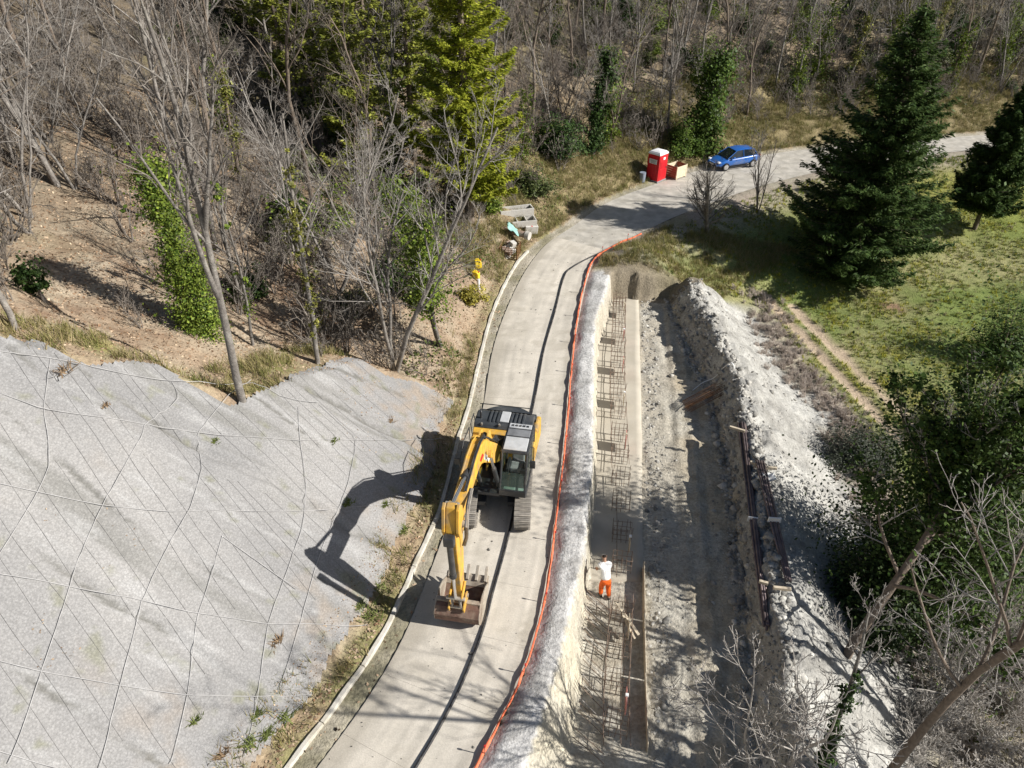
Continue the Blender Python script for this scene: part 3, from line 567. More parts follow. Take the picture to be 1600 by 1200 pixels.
# --- boom, stick, bucket in the plane x = BX
BX = -.14
def fb(y): return .38 + (y - .38) * 1.17 if y < .38 else y
def fs(y, z): return y - .95 * max(z - 1.2, 0) / 3.3
def bm(p): return [(fb(y), z) for y, z in p]
def sm_(p): return [(fs(y, z), z) for y, z in p]
def bm3(p): return [(x, fb(y), z) for x, y, z in p]
def plate(poly, w, name, m_, parent=None, bev=.03, cx=BX): return up(MB().prism(poly, cx - w / 2, cx + w / 2, 'x').obj(name, m_, ex if parent is None else parent, bev))
boom = plate(bm([(.38, 1.92), (.30, 2.18), (-.25, 2.85), (-1.95, 4.72), (-2.45, 4.98), (-3.0, 5.02), (-5.0, 4.72), (-5.08, 4.55), (-4.95, 4.38), (-3.0, 4.38), (-2.55, 4.25), (-2.2, 3.95), (-.6, 2.25), (.05, 1.68), (.28, 1.68)]), .40, "boom", M_yel)
def sub(mb, name, m_, parent, bev=0, smooth=False): return mb.obj(name, m_, parent, bev, smooth)
sub(MB().cyl((BX - .34, .15, 1.9), (BX + .34, .15, 1.9), .13, 16), "foot_pin", M_trk, boom)
for sx in (-1, 1):
    m = MB(); m.prism([(-.2, 1.25), (.5, 1.25), (.38, 2.05), (.1, 2.1)], BX + sx * .29 - .04, BX + sx * .29 + .04, 'x'); up(m.obj("boom_bracket", M_yel, ex, .03))
    # lift cylinders
    a = Vector((BX + sx * .34, -1.0, 1.35)); b = Vector((BX + sx * .34, fb(-2.0), 4.15)); c = a.lerp(b, .58)
    cy = up(MB().cyl(a, c, .085, 14).obj("boom_cylinder", M_blk, ex)); sub(MB().cyl(c, b, .05, 12), "rod", M_steel, cy); sub(MB().cyl(b - Vector((.06, 0, 0)), b + Vector((.06, 0, 0)), .13, 14), "pin", M_yel, cy)
# decals on boom sides
for sx in (-1, 1):
    x = BX + sx * .2035
    for poly, m_ in (([(-1.05, 3.2), (-1.35, 3.52), (-1.55, 3.5), (-1.3, 3.18)], M_red), ([(-1.4, 3.45), (-1.95, 4.05), (-2.1, 4.25), (-2.2, 4.1), (-1.65, 3.42)], M_white), ([(-2.25, 4.35), (-2.45, 4.62), (-2.75, 4.62), (-2.6, 4.4)], M_red)):
        sub(MB().prism(bm(poly), x - .002, x + .002, 'x'), "decal", m_, boom)
# stick cylinder on top of the boom
a = Vector((BX, fb(-1.3), 4.28)); b = Vector((BX, fs(-4.78, 5.32), 5.32)); c = a.lerp(b, .66)
cy = up(MB().cyl(a, c, .095, 16).obj("stick_cylinder", M_blk, ex)); sub(MB().cyl(c, b, .055, 12), "rod", M_steel, cy); sub(MB().tube([c - (b - a).normalized() * .12, c + (b - a).normalized() * .03], .115, 16), "collar", M_blk, cy)
sub(MB().cyl(b - Vector((.2, 0, 0)), b + Vector((.2, 0, 0)), .07, 12), "pin", M_trk, cy)
for sx in (-1, 1): sub(MB().prism(bm([(-1.15, 4.0), (-1.5, 4.4), (-1.35, 4.52), (-1.15, 4.35), (-.95, 3.75)]), BX + sx * .14 - .025, BX + sx * .14 + .025, 'x'), "lug", M_yel, boom)
# hydraulic lines on the boom
for k, xx in enumerate((BX - .13, BX + .10, BX + .15)):
    pts = [(xx, .2, 2.3), (xx, -.25, 2.95), (xx, -1.0, 3.80), (xx, -1.92, 4.80), (xx, -2.4, 5.03), (xx, -3.0, 5.08), (xx, -4.2, 4.90)]
    sub(MB().tube(bm3(pts), .025, 6), "hydraulic_line", M_blk if k else M_yel, boom)
for k in range(5):
    xx = BX + .06 + k * .05; sub(MB().tube([(xx, .55, 1.6), (xx + .02, .5, 2.5), (xx - .03, .1, 2.85 - k * .04), (xx - .06, -.35, 3.0)], .028, 6), "hose_line", M_blk, boom)
for k in range(3):
    xx = BX + .22 + k * .04; sub(MB().tube([(xx, fb(-4.0), 4.8), (xx + .08, fb(-4.7), 4.9), (xx + .14, fs(-5.1, 4.55), 4.55), (xx + .1, fs(-5.15, 4.0), 4.0), (xx, fs(-5.25, 3.6), 3.6)], .026, 6), "hose_line", M_trk if k else M_blk, boom)
stick = plate(sm_([(-4.62, 5.28), (-4.80, 5.42), (-4.98, 5.36), (-5.42, 4.55), (-5.62, 3.6), (-6.06, 1.32), (-5.98, 1.12), (-5.8, 1.14), (-5.1, 3.0), (-4.74, 4.1), (-4.72, 4.5)]), .30, "stick", M_yel)
for sx in (-1, 1): sub(MB().prism(sm_([(-4.68, 5.2), (-4.85, 5.46), (-5.05, 5.35), (-5.42, 4.6), (-5.4, 4.35), (-5.2, 4.15), (-4.76, 4.3)]), BX + sx * .21 - .05, BX + sx * .21 + .05, 'x'), "side_plate", M_yel, stick, .02)
sub(MB().cyl((BX - .33, fs(-4.98, 4.55), 4.55), (BX + .33, fs(-4.98, 4.55), 4.55), .11, 16), "pin", M_trk, stick)
# bucket cylinder on the outer face
a = Vector((BX, fs(-5.62, 4.45), 4.45)); b = Vector((BX, -6.32, 1.55)); c = a.lerp(b, .60)
cy = up(MB().cyl(a, c, .095, 16).obj("bucket_cylinder", M_blk, ex)); sub(MB().cyl(c, b, .05, 12), "rod", M_steel, cy)
sub(MB().tube([c + Vector((0, 0, .1)), c - Vector((0, 0, .03))], .115, 14), "collar", M_blk, cy); sub(MB().box(BX - .16, BX + .16, fs(-5.74, 4.4), fs(-5.52, 4.4), 4.25, 4.6), "bracket", M_blk, cy, .03)
for sx in (-1, 1):
    lk = up(MB().prism([(-5.78, 1.75), (-5.85, 1.84), (-6.36, 1.60), (-6.36, 1.48)], BX + sx * .2 - .03, BX + sx * .2 + .03, 'x').obj("link", M_yel, ex, .015))
    sub(MB().prism([(-6.28, 1.58), (-6.38, 1.56), (-6.32, 1.0), (-6.22, 1.0)], BX + sx * .13 - .03, BX + sx * .13 + .03, 'x'), "link_arm", M_trk, lk, .015)
up(MB().cyl((BX - .3, -6.32, 1.54), (BX + .3, -6.32, 1.54), .06, 12).obj("pin", M_worn, ex)); up(MB().cyl((BX - .3, -5.92, 1.24), (BX + .3, -5.92, 1.24), .07, 12).obj("pin", M_worn, ex))
# bucket: curved shell, side plates, lip and teeth
BW = .72; shell = [(-5.95, 1.02), (-6.25, .95), (-6.42, .72), (-6.40, .45), (-6.22, .18), (-5.9, .04), (-5.5, .06), (-5.1, .30), (-4.80, .62)]
V = []; F = []; nS = len(shell); th = .035
for i, (y, z) in enumerate(shell):
    p0 = shell[max(i - 1, 0)]; p1 = shell[min(i + 1, nS - 1)]; t = np.array([p1[0] - p0[0], p1[1] - p0[1]]); t = t / np.linalg.norm(t); n_ = np.array([t[1], -t[0]])
    for x in (BX - BW, BX + BW):
        V.append((x, y, z)); V.append((x, y + n_[0] * -th, z + n_[1] * -th))
for i in range(nS - 1):
    a, b = i * 4, (i + 1) * 4
    F += [(a, a + 2, b + 2, b), (a + 1, b + 1, b + 3, a + 3), (a, b, b + 1, a + 1), (a + 2, a + 3, b + 3, b + 2)]
F += [(0, 1, 3, 2), ((nS - 1) * 4, (nS - 1) * 4 + 2, (nS - 1) * 4 + 3, (nS - 1) * 4 + 1)]
bucket = up(mkobj("bucket", V, F, M_rust, ex))
for sx in (-1, 1): sub(MB().prism(shell[1:] + [(-5.25, .95), (-5.85, 1.16)], BX + sx * BW - .02, BX + sx * BW + .02, 'x'), "side_plate", M_worn, bucket, .008)
sub(MB().prism([(-4.95, .45), (-4.72, .70), (-4.68, .76), (-4.76, .76), (-4.99, .50)], BX - BW, BX + BW, 'x'), "lip", M_worn, bucket, .008)
for k in range(5):
    x = BX - BW + .1 + k * (2 * BW - .2) / 4; sub(MB().prism([(-4.86, .58), (-4.55, .92), (-4.50, 1.02), (-4.58, .98), (-4.90, .72)], x - .05, x + .05, 'x'), "tooth", M_worn, bucket, .012)
for sx in (-1, 1): sub(MB().prism([(-5.8, 1.0), (-5.82, 1.32), (-6.02, 1.36), (-6.40, 1.08), (-6.36, .9)], BX + sx * .24 - .03, BX + sx * .24 + .03, 'x'), "ear", M_yel, bucket, .015)
sub(MB().cyl((BX - .25, -6.28, 1.05), (BX + .25, -6.28, 1.05), .055, 12), "pin", M_worn, bucket)
sub(MB().box(BX - BW, BX + BW, -6.1, -5.95, .97, 1.06), "top_bar", M_worn, bucket, .01)
# ------------------------------------------------------------------ trench works
M_reb = mat("rebar_steel", (.23, .17, .13), .7, metal=.3, vary=.3, scale=8)
M_rebg = mat("rebar_grey", (.42, .39, .35), .6, metal=.3, vary=.25, scale=8)
M_pink = mat("board_pink", (.55, .22, .19), .7, vary=.15, scale=5, dirt=(.5, .42, .36), dirt_amt=.6)
M_wood = mat("timber_pale", (.55, .47, .35), .8, vary=.2, scale=6, dirt=(.38, .32, .24), dirt_amt=.5)
M_conc = mat("cast_concrete", (.52, .50, .46), .9, vary=.15, scale=3, bump=.3, dirt=(.36, .33, .28), dirt_amt=.6)
ZB = ZF + .05
M_bed = mat("blinding_concrete", (.45, .41, .335), .93, vary=.10, scale=1.3, bump=.2, bscale=20, dirt=(.37, .33, .26), dirt_amt=.6)
by = np.arange(17.3, 39.3, .25); bf = np.linspace(0, 1, 9); bl = np.maximum(xT2(by), xT1(by) + .22) - .1; bw = xF1(by) + .05 * fbm(by, by * 0, .8, 2, 45)
BV = np.stack([bl[:, None] + (bw - bl)[:, None] * bf[None], np.repeat(by[:, None], 9, 1), np.full((len(by), 9), ZB) + .012 * fbm(np.repeat(by[:, None], 9, 1), bf[None] * 3 + np.zeros((len(by), 1)), .9, 2, 46)], -1).reshape(-1, 3); i_ = np.arange(len(by) * 9).reshape(-1, 9)
F = np.stack([i_[:-1, :-1], i_[:-1, 1:], i_[1:, 1:], i_[1:, :-1]], -1).reshape(-1, 4); nb_ = len(BV); side = np.stack([i_[:-1, -1], i_[:-1, -1] + nb_, i_[1:, -1] + nb_, i_[1:, -1]], -1); end = np.stack([i_[0, :-1], i_[0, :-1] + nb_, i_[0, 1:] + nb_, i_[0, 1:]], -1)
tag(mkobj("concrete_bed", np.concatenate([BV, BV - np.array([0, 0, .3])]), np.concatenate([F, side, end]), M_bed, None, None, True), kind="structure")
def bar_mesh(L, r=.011): return mkmesh("bar", *tubes(np.array([[[0, 0, 0], [0, 0, L / 2], [0, 0, L]]], float), np.full((1, 3), r), 5), M_reb, None, True)
BARS = [bar_mesh(.85), bar_mesh(.95), bar_mesh(1.1)]
def loop_mesh(w, d, r=.011, m_=None):
    pts = np.array([[(-w / 2, -d / 2, 0), (w / 2, -d / 2, 0), (w / 2, d / 2, 0), (-w / 2, d / 2, 0), (-w / 2, -d / 2, 0)]], float); return mkmesh("hoop", *tubes(pts, np.full((1, 5), r), 5), m_ or M_reb)
LOOP = loop_mesh(.74, .46)
pr = np.random.default_rng(3); ORD = ["first","second","third","fourth","fifth","sixth","seventh","eighth","ninth","tenth","eleventh","twelfth"]
plate_y = [36.8, 33.9, 30.9, 28.0, 24.8]
cage_y = [38.1] + [y for p in plate_y for y in (p + .75 if p < 36 else 37.5, p - .75)] + [22.6, 21.1, 19.4, 17.9]
cage_y = sorted(set(round(y, 2) for y in cage_y), reverse=True)
def cage_x(y): return float(np.interp(y, [11, 13, 16, 20, 24, 30, 38], [3.15, 3.4, 3.95, 4.45, 4.85, 5.45, 6.55]))
def cage(x, y, tall=0, rot=0.0, label=None, grp=None):
    r_ = tag(empty("rebar_cage", (x, y, hz(x, y) - .02), rot), label, "rebar cage", grp)
    for i in range(5):
        for sy in (-1, 1):
            o = bpy.data.objects.new("bar", BARS[(i + tall) % 3 if tall else int(pr.integers(0, 2))]); o.location = (-.36 + i * .18, sy * .23 + pr.normal(0, .01), 0); o.rotation_euler = (pr.normal(0, .02), pr.normal(0, .03), 0); obj_link(o, r_)
    for z in (.25, .52, .8): o = bpy.data.objects.new("hoop", LOOP); o.location = (0, 0, z); o.rotation_euler = (pr.normal(0, .03), pr.normal(0, .03), 0); obj_link(o, r_)
    return r_
nlo = sum(y >= 23 for y in cage_y)
for k, y in enumerate(cage_y):
    lo = y < 23
    cage(cage_x(y), y, 0, R(-9) + pr.normal(0, .02), f"rebar cage on the concrete bed, {ORD[k]} from the earthen end of the trench" if not lo else f"rebar cage on the shaded bed, {ORD[k - nlo]} past the last of five boards", "rebar cages along the concrete bed" if not lo else "rebar cages in the shaded stretch of bed")
for k, y in enumerate((15.6, 14.3, 13.0, 11.6)): cage(cage_x(y), y, 1, R(-14) + pr.normal(0, .04), f"taller rebar cage in rough concrete, {ORD[k]} from the worker toward the pink board", "rebar cages set in rough concrete")
# boards on steel pegs
for k, y in enumerate(plate_y + [18.7, 14.9, 12.2]):
    x = cage_x(y) + .28; r_ = tag(empty("marker_board", (x, y, hz(x, y) - .05), R(-8)), f"small board on a peg among rebar cages, {ORD[k]} from the earthen trench end" if k < 5 else ["pale upright board on a peg just behind the worker", "dark board on a peg between the rebar cages beyond loose planks", "pink upright board on a peg at the end of the cage row"][k - 5], "marker board", "boards on pegs in the cage row" if k < 5 else None)
    MB().tube([(0, 0, 0), (0, 0, 1.05)], .018, 6).obj("peg", M_reb, r_); MB().box(-.012, .012, -.32, .32, .40, 1.0).obj("board", (M_wood, M_pink, M_pink)[k % 3] if k != 5 else M_wood, r_, .004)
    MB().box(-.05, .05, -.05, .05, .98, 1.06).obj("cap", M_white if k % 2 else M_wood, r_, .01)
# long bars tying the cages together
for k, (dx, z, y0, y1) in enumerate([(-.36, .3, 23.2, 38.2), (.36, .7, 23.0, 37.5), (-.42, .6, 10.8, 16.4), (.40, .5, 10.8, 16.3), (.1, .6, 10.8, 16.2), (-.2, .35, 17.2, 22.9)]):
    ys = np.linspace(y0, y1, 12); p = np.array([[cage_x(y) + dx, y, ZB + z + .02 * math.sin(y * 2)] for y in ys]); V, F = tubes(p[None], np.full((1, 12), .013), 5)
    tag(mkobj("long_rebar", V, F, M_reb, None, None, True), "long rust brown rebar tied lengthwise through the row of rebar cages", "rebar", "long bars through the cages")
# curved bars modelled in place of cage hoop shadows along the cut face
for k, y in enumerate([16.3, 15.5, 14.7, 13.8, 12.9, 12.1, 11.2]):
    r_ = tag(empty("hoop_shadow_bars", (0, y, 0)), f"curved bars standing in for hoop shadows at the cut face, {ORD[k]} row from the worker", "rebar", "hoop shadow bar rows at the cut face")
    n = 4 if k % 3 else 3
    for j in range(n):
        dy = (j - n / 2) * .13; x0 = float(xT2(np.array([y + dy]))[0]) + .06; x1 = cage_x(y + dy) - .4; pts = []
        for t in np.linspace(0, 1, 9): pts.append((x0 + (x1 - x0) * t, dy - .5 * t * t, ZB + .6 * (1 - t) ** 2.2 + .06 + .02 * j))
        V, F = tubes(np.array([pts]), np.full((1, 9), .014), 5); mkobj("bar", V, F, M_rebg if j % 2 else M_reb, r_, None, True)
# formwork planks on the right of the bed
fy = [(17.9, 15.6), (15.55, 13.3), (13.25, 10.9)]
for k, (ya, yb) in enumerate(fy):
    xa, xb = float(xF1(np.array([ya]))[0]), float(xF1(np.array([yb]))[0]); d = np.array([xb - xa, yb - ya]); L = np.linalg.norm(d); an = math.atan2(d[1], d[0])
    o = MB().box(0, L, -.013, .013, -.25, .42).obj("formwork_board", M_wood, None, .006); o.location = (xa, ya, ZB + .02 * k); o.rotation_euler = (R(3 * (k - 1)), 0, an)
    tag(o, ["upright formwork board edging the bed next to the worker", "upright formwork board edging the bed next to the loose planks", "upright formwork board edging the bed at the pink marker board"][k], "formwork board")
for k, (pa, pb, w) in enumerate([((961, 938), (998, 992), .1), ((972, 958), (992, 998), .07)]):
    A = P(*pa, ZB + .62); B = P(*pb, ZB + .40); d = Vector(B - A); o = MB().box(-w / 2, w / 2, 0, d.length, -.02, .02).obj("plank", M_wood, None, .004)
    o.location = A; o.rotation_euler = d.to_track_quat('Y', 'Z').to_euler(); tag(o, ["longer pale plank leaning slanted across the rebar cages", "shorter thin plank lying slanted under the longer pale plank"][k], "plank")
# steel bar bundles, bearers and stirrups on the spoil bank
M_pipe = mat("bar_bundle_brown", (.16, .125, .125), .5, metal=.4, vary=.3, scale=4, dirt=(.3, .22, .17), dirt_amt=.5)
def bundle(pa, pb, z, n, rad, label):
    A = P(*pa, z); B = P(*pb, z); q = np.linspace(0, 1, 15); zz = height(A[0] + (B[0] - A[0]) * q, A[1] + (B[1] - A[1]) * q); pf = np.polyfit(q, zz, 1); A[2] = pf[1] + .30; B[2] = pf[0] + pf[1] + .30; r_ = tag(empty("steel_bar_bundle", A), label, "steel bars"); d = Vector(B - A); u = Vector((d.y, -d.x, 0)).normalized()
    for i in range(n):
        row = i // 4; off = (i % 4 - 1.5) * rad * 2.1 + row * rad; sp = pr.normal(0, .04, 2)
        a = u * (off * (1 + .5 * abs(sp[0]))) + Vector((0, 0, row * rad * 1.8)); b = d * (1 + sp[1] * .3) + u * (off * .7 + sp[0] * .5) + Vector((0, 0, row * rad * 1.8)); mid = (a + b) / 2 + Vector((pr.normal(0, .02), 0, -.03))
        MB().tube([a, mid, b], rad, 7).obj("bar", M_pipe, r_, smooth=True)
    for f in (.3, .55, .8):
        c = d * f; MB().box(-.24, .24, -.035, .035, -rad * 1.4, rad * 4.2, Matrix.Translation(c) @ Matrix.Rotation(math.atan2(u.y, u.x), 4, 'Z')).obj("strap", M_white, r_, .02) if f == .55 else None
    return r_
bundle((1163, 650), (1204, 958), .05, 10, .045, "long bundle of dark steel bars lying along the crest of the spoil bank")
bundle((1186, 724), (1232, 905), -.15, 4, .045, "shorter bundle of dark steel bars right of the long one, partly shaded")
for k, (pa, pb) in enumerate([((1140, 667), (1164, 674)), ((1182, 729), (1214, 732)), ((1172, 722), (1188, 726)), ((1208, 918), (1236, 921)), ((1186, 908), (1200, 912))]):
    A = P(*pa, -.12); B = P(*pb, -.12); d = Vector(B - A); o = MB().box(-.05, .05, 0, d.length, -.06, .06).obj("timber_bearer", M_wood, None, .008); o.location = A; o.rotation_euler = d.to_track_quat('Y', 'Z').to_euler()
    tag(o, ["timber bearer sticking out by the upper end of the long bar bundle", "timber bearer sticking out beside the shorter bar bundle", "timber bearer under the white strap of the long bundle", "timber bearer in the shade by the lower end of bars", "short bearer poking left of the long bundle's lower end"][k], "timber")
M_rst = mat("rust_orange", (.20, .10, .045), .8, metal=.2, vary=.35, scale=9)
A = G(1072, 640) + np.array([0, 0, .05]); B = G(1128, 614) + np.array([0, 0, .1]); d = Vector(B - A); st = tag(empty("stirrup_bundle", A), "bundle of rusty orange steel stirrups leaning on the dark bank", "steel stirrups")
st.rotation_euler = d.to_track_quat('X', 'Z').to_euler()
for i in range(11):
    pts = np.array([[(0 + .05 * pr.normal(), -.32 + i * .062, 0), (d.length * pr.uniform(.85, 1.1), -.30 + i * .062 + .02 * pr.normal(), .03), (d.length * pr.uniform(.85, 1.1), -.30 + i * .062, .34), (0, -.32 + i * .062, .34 + .03 * pr.normal()), (0, -.32 + i * .062, 0)]]); mkobj("stirrup", *tubes(pts, np.full((1, 5), .011), 5), M_rst, st)
# crumpled sheet and white strap
def crumple(name, c, w, d_, amp, m_, label, cat, seed):
    q = np.linspace(-.5, .5, 12); XX, YY = np.meshgrid(q * w, q * d_); ZZ = np.abs(fbm(XX, YY, .22, 3, seed)) * amp + .05; base = height(XX + c[0], YY + c[1]); V = np.stack([XX + c[0] + .08 * fbm(XX, YY, .2, 2, seed + 1), YY + c[1], base + ZZ], -1).reshape(-1, 3)
    i_ = np.arange(144).reshape(12, 12); F = np.stack([i_[:-1, :-1], i_[:-1, 1:], i_[1:, 1:], i_[1:, :-1]], -1).reshape(-1, 4); o = mkobj(name, V, F, m_, None, None, True); md = o.modifiers.new("thick", 'SOLIDIFY'); md.thickness = .01; return tag(o, label, cat)
crumple("plastic_sheet", G(1196, 748), .75, .5, .5, M_white, "crumpled white plastic sheet beside the dark bar bundles", "plastic sheet", 301)
hp = np.array([G(a, b) + np.array([0, 0, .06]) for a, b in [(1082, 612), (1098, 600), (1112, 594), (1122, 585), (1130, 574), (1142, 571), (1150, 575)]]); hc = catmull(hp, 5)
tag(mkobj("hose", *tubes(hc[None], np.full((1, len(hc)), .03), 6), M_white, None, None, True), "short white hose on the rubble above the rusty stirrups", "hose")
# ------------------------------------------------------------------ orange barrier
M_org = mat("barrier_orange", (.74, .17, .08), .75, vary=.3, scale=5, spec=.3)
fpx = [(735, 1215), (780, 1130), (820, 1045), (846, 960), (860, 880), (870, 800), (879, 730), (887, 650), (893, 575), (899, 520), (908, 465), (921, 418), (934, 400), (960, 384), (1002, 366)]
fpts = resample(catmull(np.array([P(a, b, .1)[:2] for a, b in fpx]), 6), .18); nf = len(fpts)
barrier = tag(empty("mesh_barrier", (fpts[0][0], fpts[0][1], 0)), "low orange plastic mesh barrier sagging along the trench side of the road", "barrier")
base = np.array([fpts[0][0], fpts[0][1], 0]); q = np.linspace(0, 1, 8); tan_ = np.gradient(fpts, axis=0); tan_ /= np.linalg.norm(tan_, axis=1)[:, None]; nr = np.stack([-tan_[:, 1], tan_[:, 0]], 1)
sag = .07 + .05 * np.abs(np.sin(np.arange(nf) * .18 / 2.6 * math.pi)) + .05 * fbm(np.arange(nf) * .18, np.zeros(nf), 1.3, 3, 91)
V = np.zeros((nf, 8, 3)); wv = fbm(np.arange(nf)[:, None] * .18 + q[None] * .2, q[None] * 2 + np.zeros((nf, 1)), .5, 3, 92)
for k in range(8):
    off = .03 * math.sin(k * 1.9) + wv[:, k] * .08; V[:, k, :2] = fpts + nr * off[:, None]; V[:, k, 2] = .06 + q[k] * sag + .05 * wv[:, k]
V -= base; i_ = np.arange(nf * 8).reshape(nf, 8); F = np.stack([i_[:-1, :-1], i_[:-1, 1:], i_[1:, 1:], i_[1:, :-1]], -1).reshape(-1, 4)
rb = mkobj("mesh_band", V.reshape(-1, 3), F, M_org, barrier, None, True); md = rb.modifiers.new("t", 'SOLIDIFY'); md.thickness = .012
for k in range(4, nf, 15):
    p = fpts[k] - base[:2] + nr[k] * -.04; ps = MB().tube([(p[0], p[1], -.05), (p[0] + .02, p[1], .52)], .014, 6).obj("post", M_reb, barrier); MB().tube([(p[0] + .02, p[1], .5), (p[0] + .02, p[1], .57)], .028, 8).obj("cap", M_red, ps)
# ------------------------------------------------------------------ worker
M_skin = mat("skin", (.42, .24, .16), .6, vary=.05); M_shirt = mat("shirt_white", (.80, .79, .77), .9, vary=.06, scale=12, bump=.4, bscale=18)
M_trou = mat("trousers_orange", (.85, .14, .02), .8, vary=.1, scale=10, bump=.4, bscale=16); M_hair = mat("hair_dark", (.03, .02, .015), .8, vary=.2); M_boot = mat("boot_dark", (.05, .045, .04), .8, vary=.2)
wp = P(944, 931, ZB); wk = tag(empty("person", (wp[0], wp[1], hz(wp[0], wp[1])), R(8)), "worker in white shirt and orange trousers bending over the rebar", "person")
def skin(name, verts, edges, rad, m_, lvl=2, root=0):
    me = bpy.data.meshes.new(name); me.from_pydata(verts, edges, []); me.materials.append(m_); o = obj_link(bpy.data.objects.new(name, me), wk)
    o.modifiers.new("skin", 'SKIN'); sl = me.skin_vertices[0].data
    for i, r_ in enumerate(rad): sl[i].radius = r_ if isinstance(r_, tuple) else (r_, r_); sl[i].use_root = i == root
    sd = o.modifiers.new("sub", 'SUBSURF'); sd.levels = lvl; sd.render_levels = lvl
    for p in me.polygons: p.use_smooth = True
    return o
# body faces +y (away from the viewer), leaning forward; the whole figure is one skin
bv = [(0, 0, .92), (0, .10, 1.10), (0, .22, 1.30), (0, .33, 1.45), (0, .40, 1.53), (0, .45, 1.61), (0, .48, 1.70),  # pelvis..head
      (-.10, .0, .86), (-.12, .10, .47), (-.13, .0, .08), (-.13, .14, .04), (.10, .0, .86), (.13, .04, .46), (.14, -.16, .08), (.14, -.02, .04),
      (-.19, .32, 1.42), (-.27, .36, 1.15), (-.22, .55, .95), (-.20, .62, .89), (.19, .32, 1.42), (.26, .42, 1.16), (.16, .62, 1.0), (.13, .69, .95)]
be = [(0, 1), (1, 2), (2, 3), (3, 4), (4, 5), (5, 6), (0, 7), (7, 8), (8, 9), (9, 10), (0, 11), (11, 12), (12, 13), (13, 14), (3, 15), (15, 16), (16, 17), (17, 18), (3, 19), (19, 20), (20, 21), (21, 22)]
br = [(.155, .12), (.145, .105), (.165, .115), (.15, .10), .055, .078, .08, .095, .062, .045, .04, .095, .062, .045, .04, .065, .045, .036, .03, .065, .045, .036, .03]
skin("body", bv, be, br, M_skin)
skin("shirt", [bv[0], bv[1], bv[2], bv[3], (0, .385, 1.505), bv[15], (-.235, .34, 1.28), bv[19], (.23, .37, 1.29)], [(0, 1), (1, 2), (2, 3), (3, 4), (3, 5), (5, 6), (3, 7), (7, 8)], [(.20, .155), (.195, .145), (.215, .16), (.20, .145), .09, .10, .078, .10, .078], M_shirt)
skin("trousers", [bv[0], bv[7], bv[8], (-.13, .01, .16), bv[11], bv[12], (.14, -.14, .16), (0, .03, 1.0)], [(0, 1), (1, 2), (2, 3), (0, 4), (4, 5), (5, 6), (0, 7)], [(.20, .16), .13, .10, .088, .13, .10, .088, (.18, .14)], M_trou)
for a, b in ((9, 10), (13, 14)): skin("boot", [(bv[a][0], bv[a][1], .14), (bv[a][0], bv[a][1] - .02, .06), (bv[b][0], bv[b][1] + .06, .045)], [(0, 1), (1, 2)], [.062, .06, .045], M_boot)
skin("hair", [(0, .44, 1.66), (0, .465, 1.72), (0, .50, 1.765)], [(0, 1), (1, 2)], [.07, .092, .06], M_hair)
for x in (-.082, .082): MB().box(x - .012, x + .012, .46, .50, 1.64, 1.70).obj("ear", M_skin, wk, .01)
MB().tube([(0, .56, 1.66), (0, .585, 1.64), (0, .565, 1.62)], [.012, .02, .012], 6).obj("nose", M_skin, wk)
for x in (-.03, .03): MB().tube([(x, .555, 1.695), (x, .563, 1.695)], .012, 8).obj("eye", M_white, wk)
MB().box(-.028, .028, .548, .556, 1.592, 1.60).obj("mouth", M_red, wk)
def hand(w, d, side):
    w = Vector(w); d = Vector(d).normalized(); u = d.cross(Vector((0, 0, 1))).normalized(); n_ = u.cross(d); m = MB()
    m.tube([w, w + d * .05, w + d * .09], [.026, .036, .034], 8)
    for k in range(4):
        L = (.06, .075, .07, .055)[k]; s_ = w + d * .085 + u * (k - 1.5) * .02; m.tube([s_, s_ + d * L * .5, s_ + d * L * .75 - n_ * .03, s_ + d * L * .7 - n_ * .055], [.0095, .009, .008, .007], 6)
    s_ = w + d * .03 + u * side * .03; m.tube([s_, s_ + u * side * .025 + d * .025 - n_ * .01, s_ + u * side * .022 + d * .055 - n_ * .03], [.011, .010, .008], 6)
    return m.obj("hand", M_skin, wk, smooth=True)
hand(bv[18], (.1, .7, -.5), 1); hand(bv[22], (-.1, .7, -.4), -1)
# ------------------------------------------------------------------ portable toilet
M_pr = mat("toilet_red", (.56, .016, .022), .5, vary=.1, scale=3, spec=.3, dirt=(.40, .06, .05), dirt_amt=.5); M_prd = mat("toilet_red_trim", (.50, .01, .018), .45, vary=.08, scale=3)
M_pw = mat("toilet_white", (.78, .78, .78), .45, vary=.05, scale=3); M_sign = mat("sign_grey", (.62, .62, .62), .5, vary=.05); M_txt = mat("sign_text", (.25, .25, .26), .6, vary=.05)
nc = P(1027, 286, .0); W = 1.12; tl = tag(empty("portable_toilet", (nc[0] - .02, nc[1] + W * .707, -.02), R(45)), "red portable toilet with a white domed roof at the road bend", "toilet")
h = W / 2; m = MB(); m.box(-h, h, -h, h, .1, 2.12); body = m.obj("cabin", M_pr, tl, .04); MB().box(-h - .03, h + .03, -h - .03, h + .03, 0, .12).obj("skid_base", M_txt, tl, .02)
m = MB(); V = []; F = []; lv = [(1.0, 2.10), (1.03, 2.14), (.98, 2.22), (.80, 2.32), (.45, 2.39), (.12, 2.41)]
for sc_, z in lv: V += [(-h * sc_, -h * sc_, z), (h * sc_, -h * sc_, z), (h * sc_, h * sc_, z), (-h * sc_, h * sc_, z)]
for i in range(len(lv) - 1): F += [(i * 4 + k, i * 4 + (k + 1) % 4, (i + 1) * 4 + (k + 1) % 4, (i + 1) * 4 + k) for k in range(4)]
F += [(20, 21, 22, 23), (3, 2, 1, 0)]; m.add(V, F).obj("roof", M_pw, tl, .02)
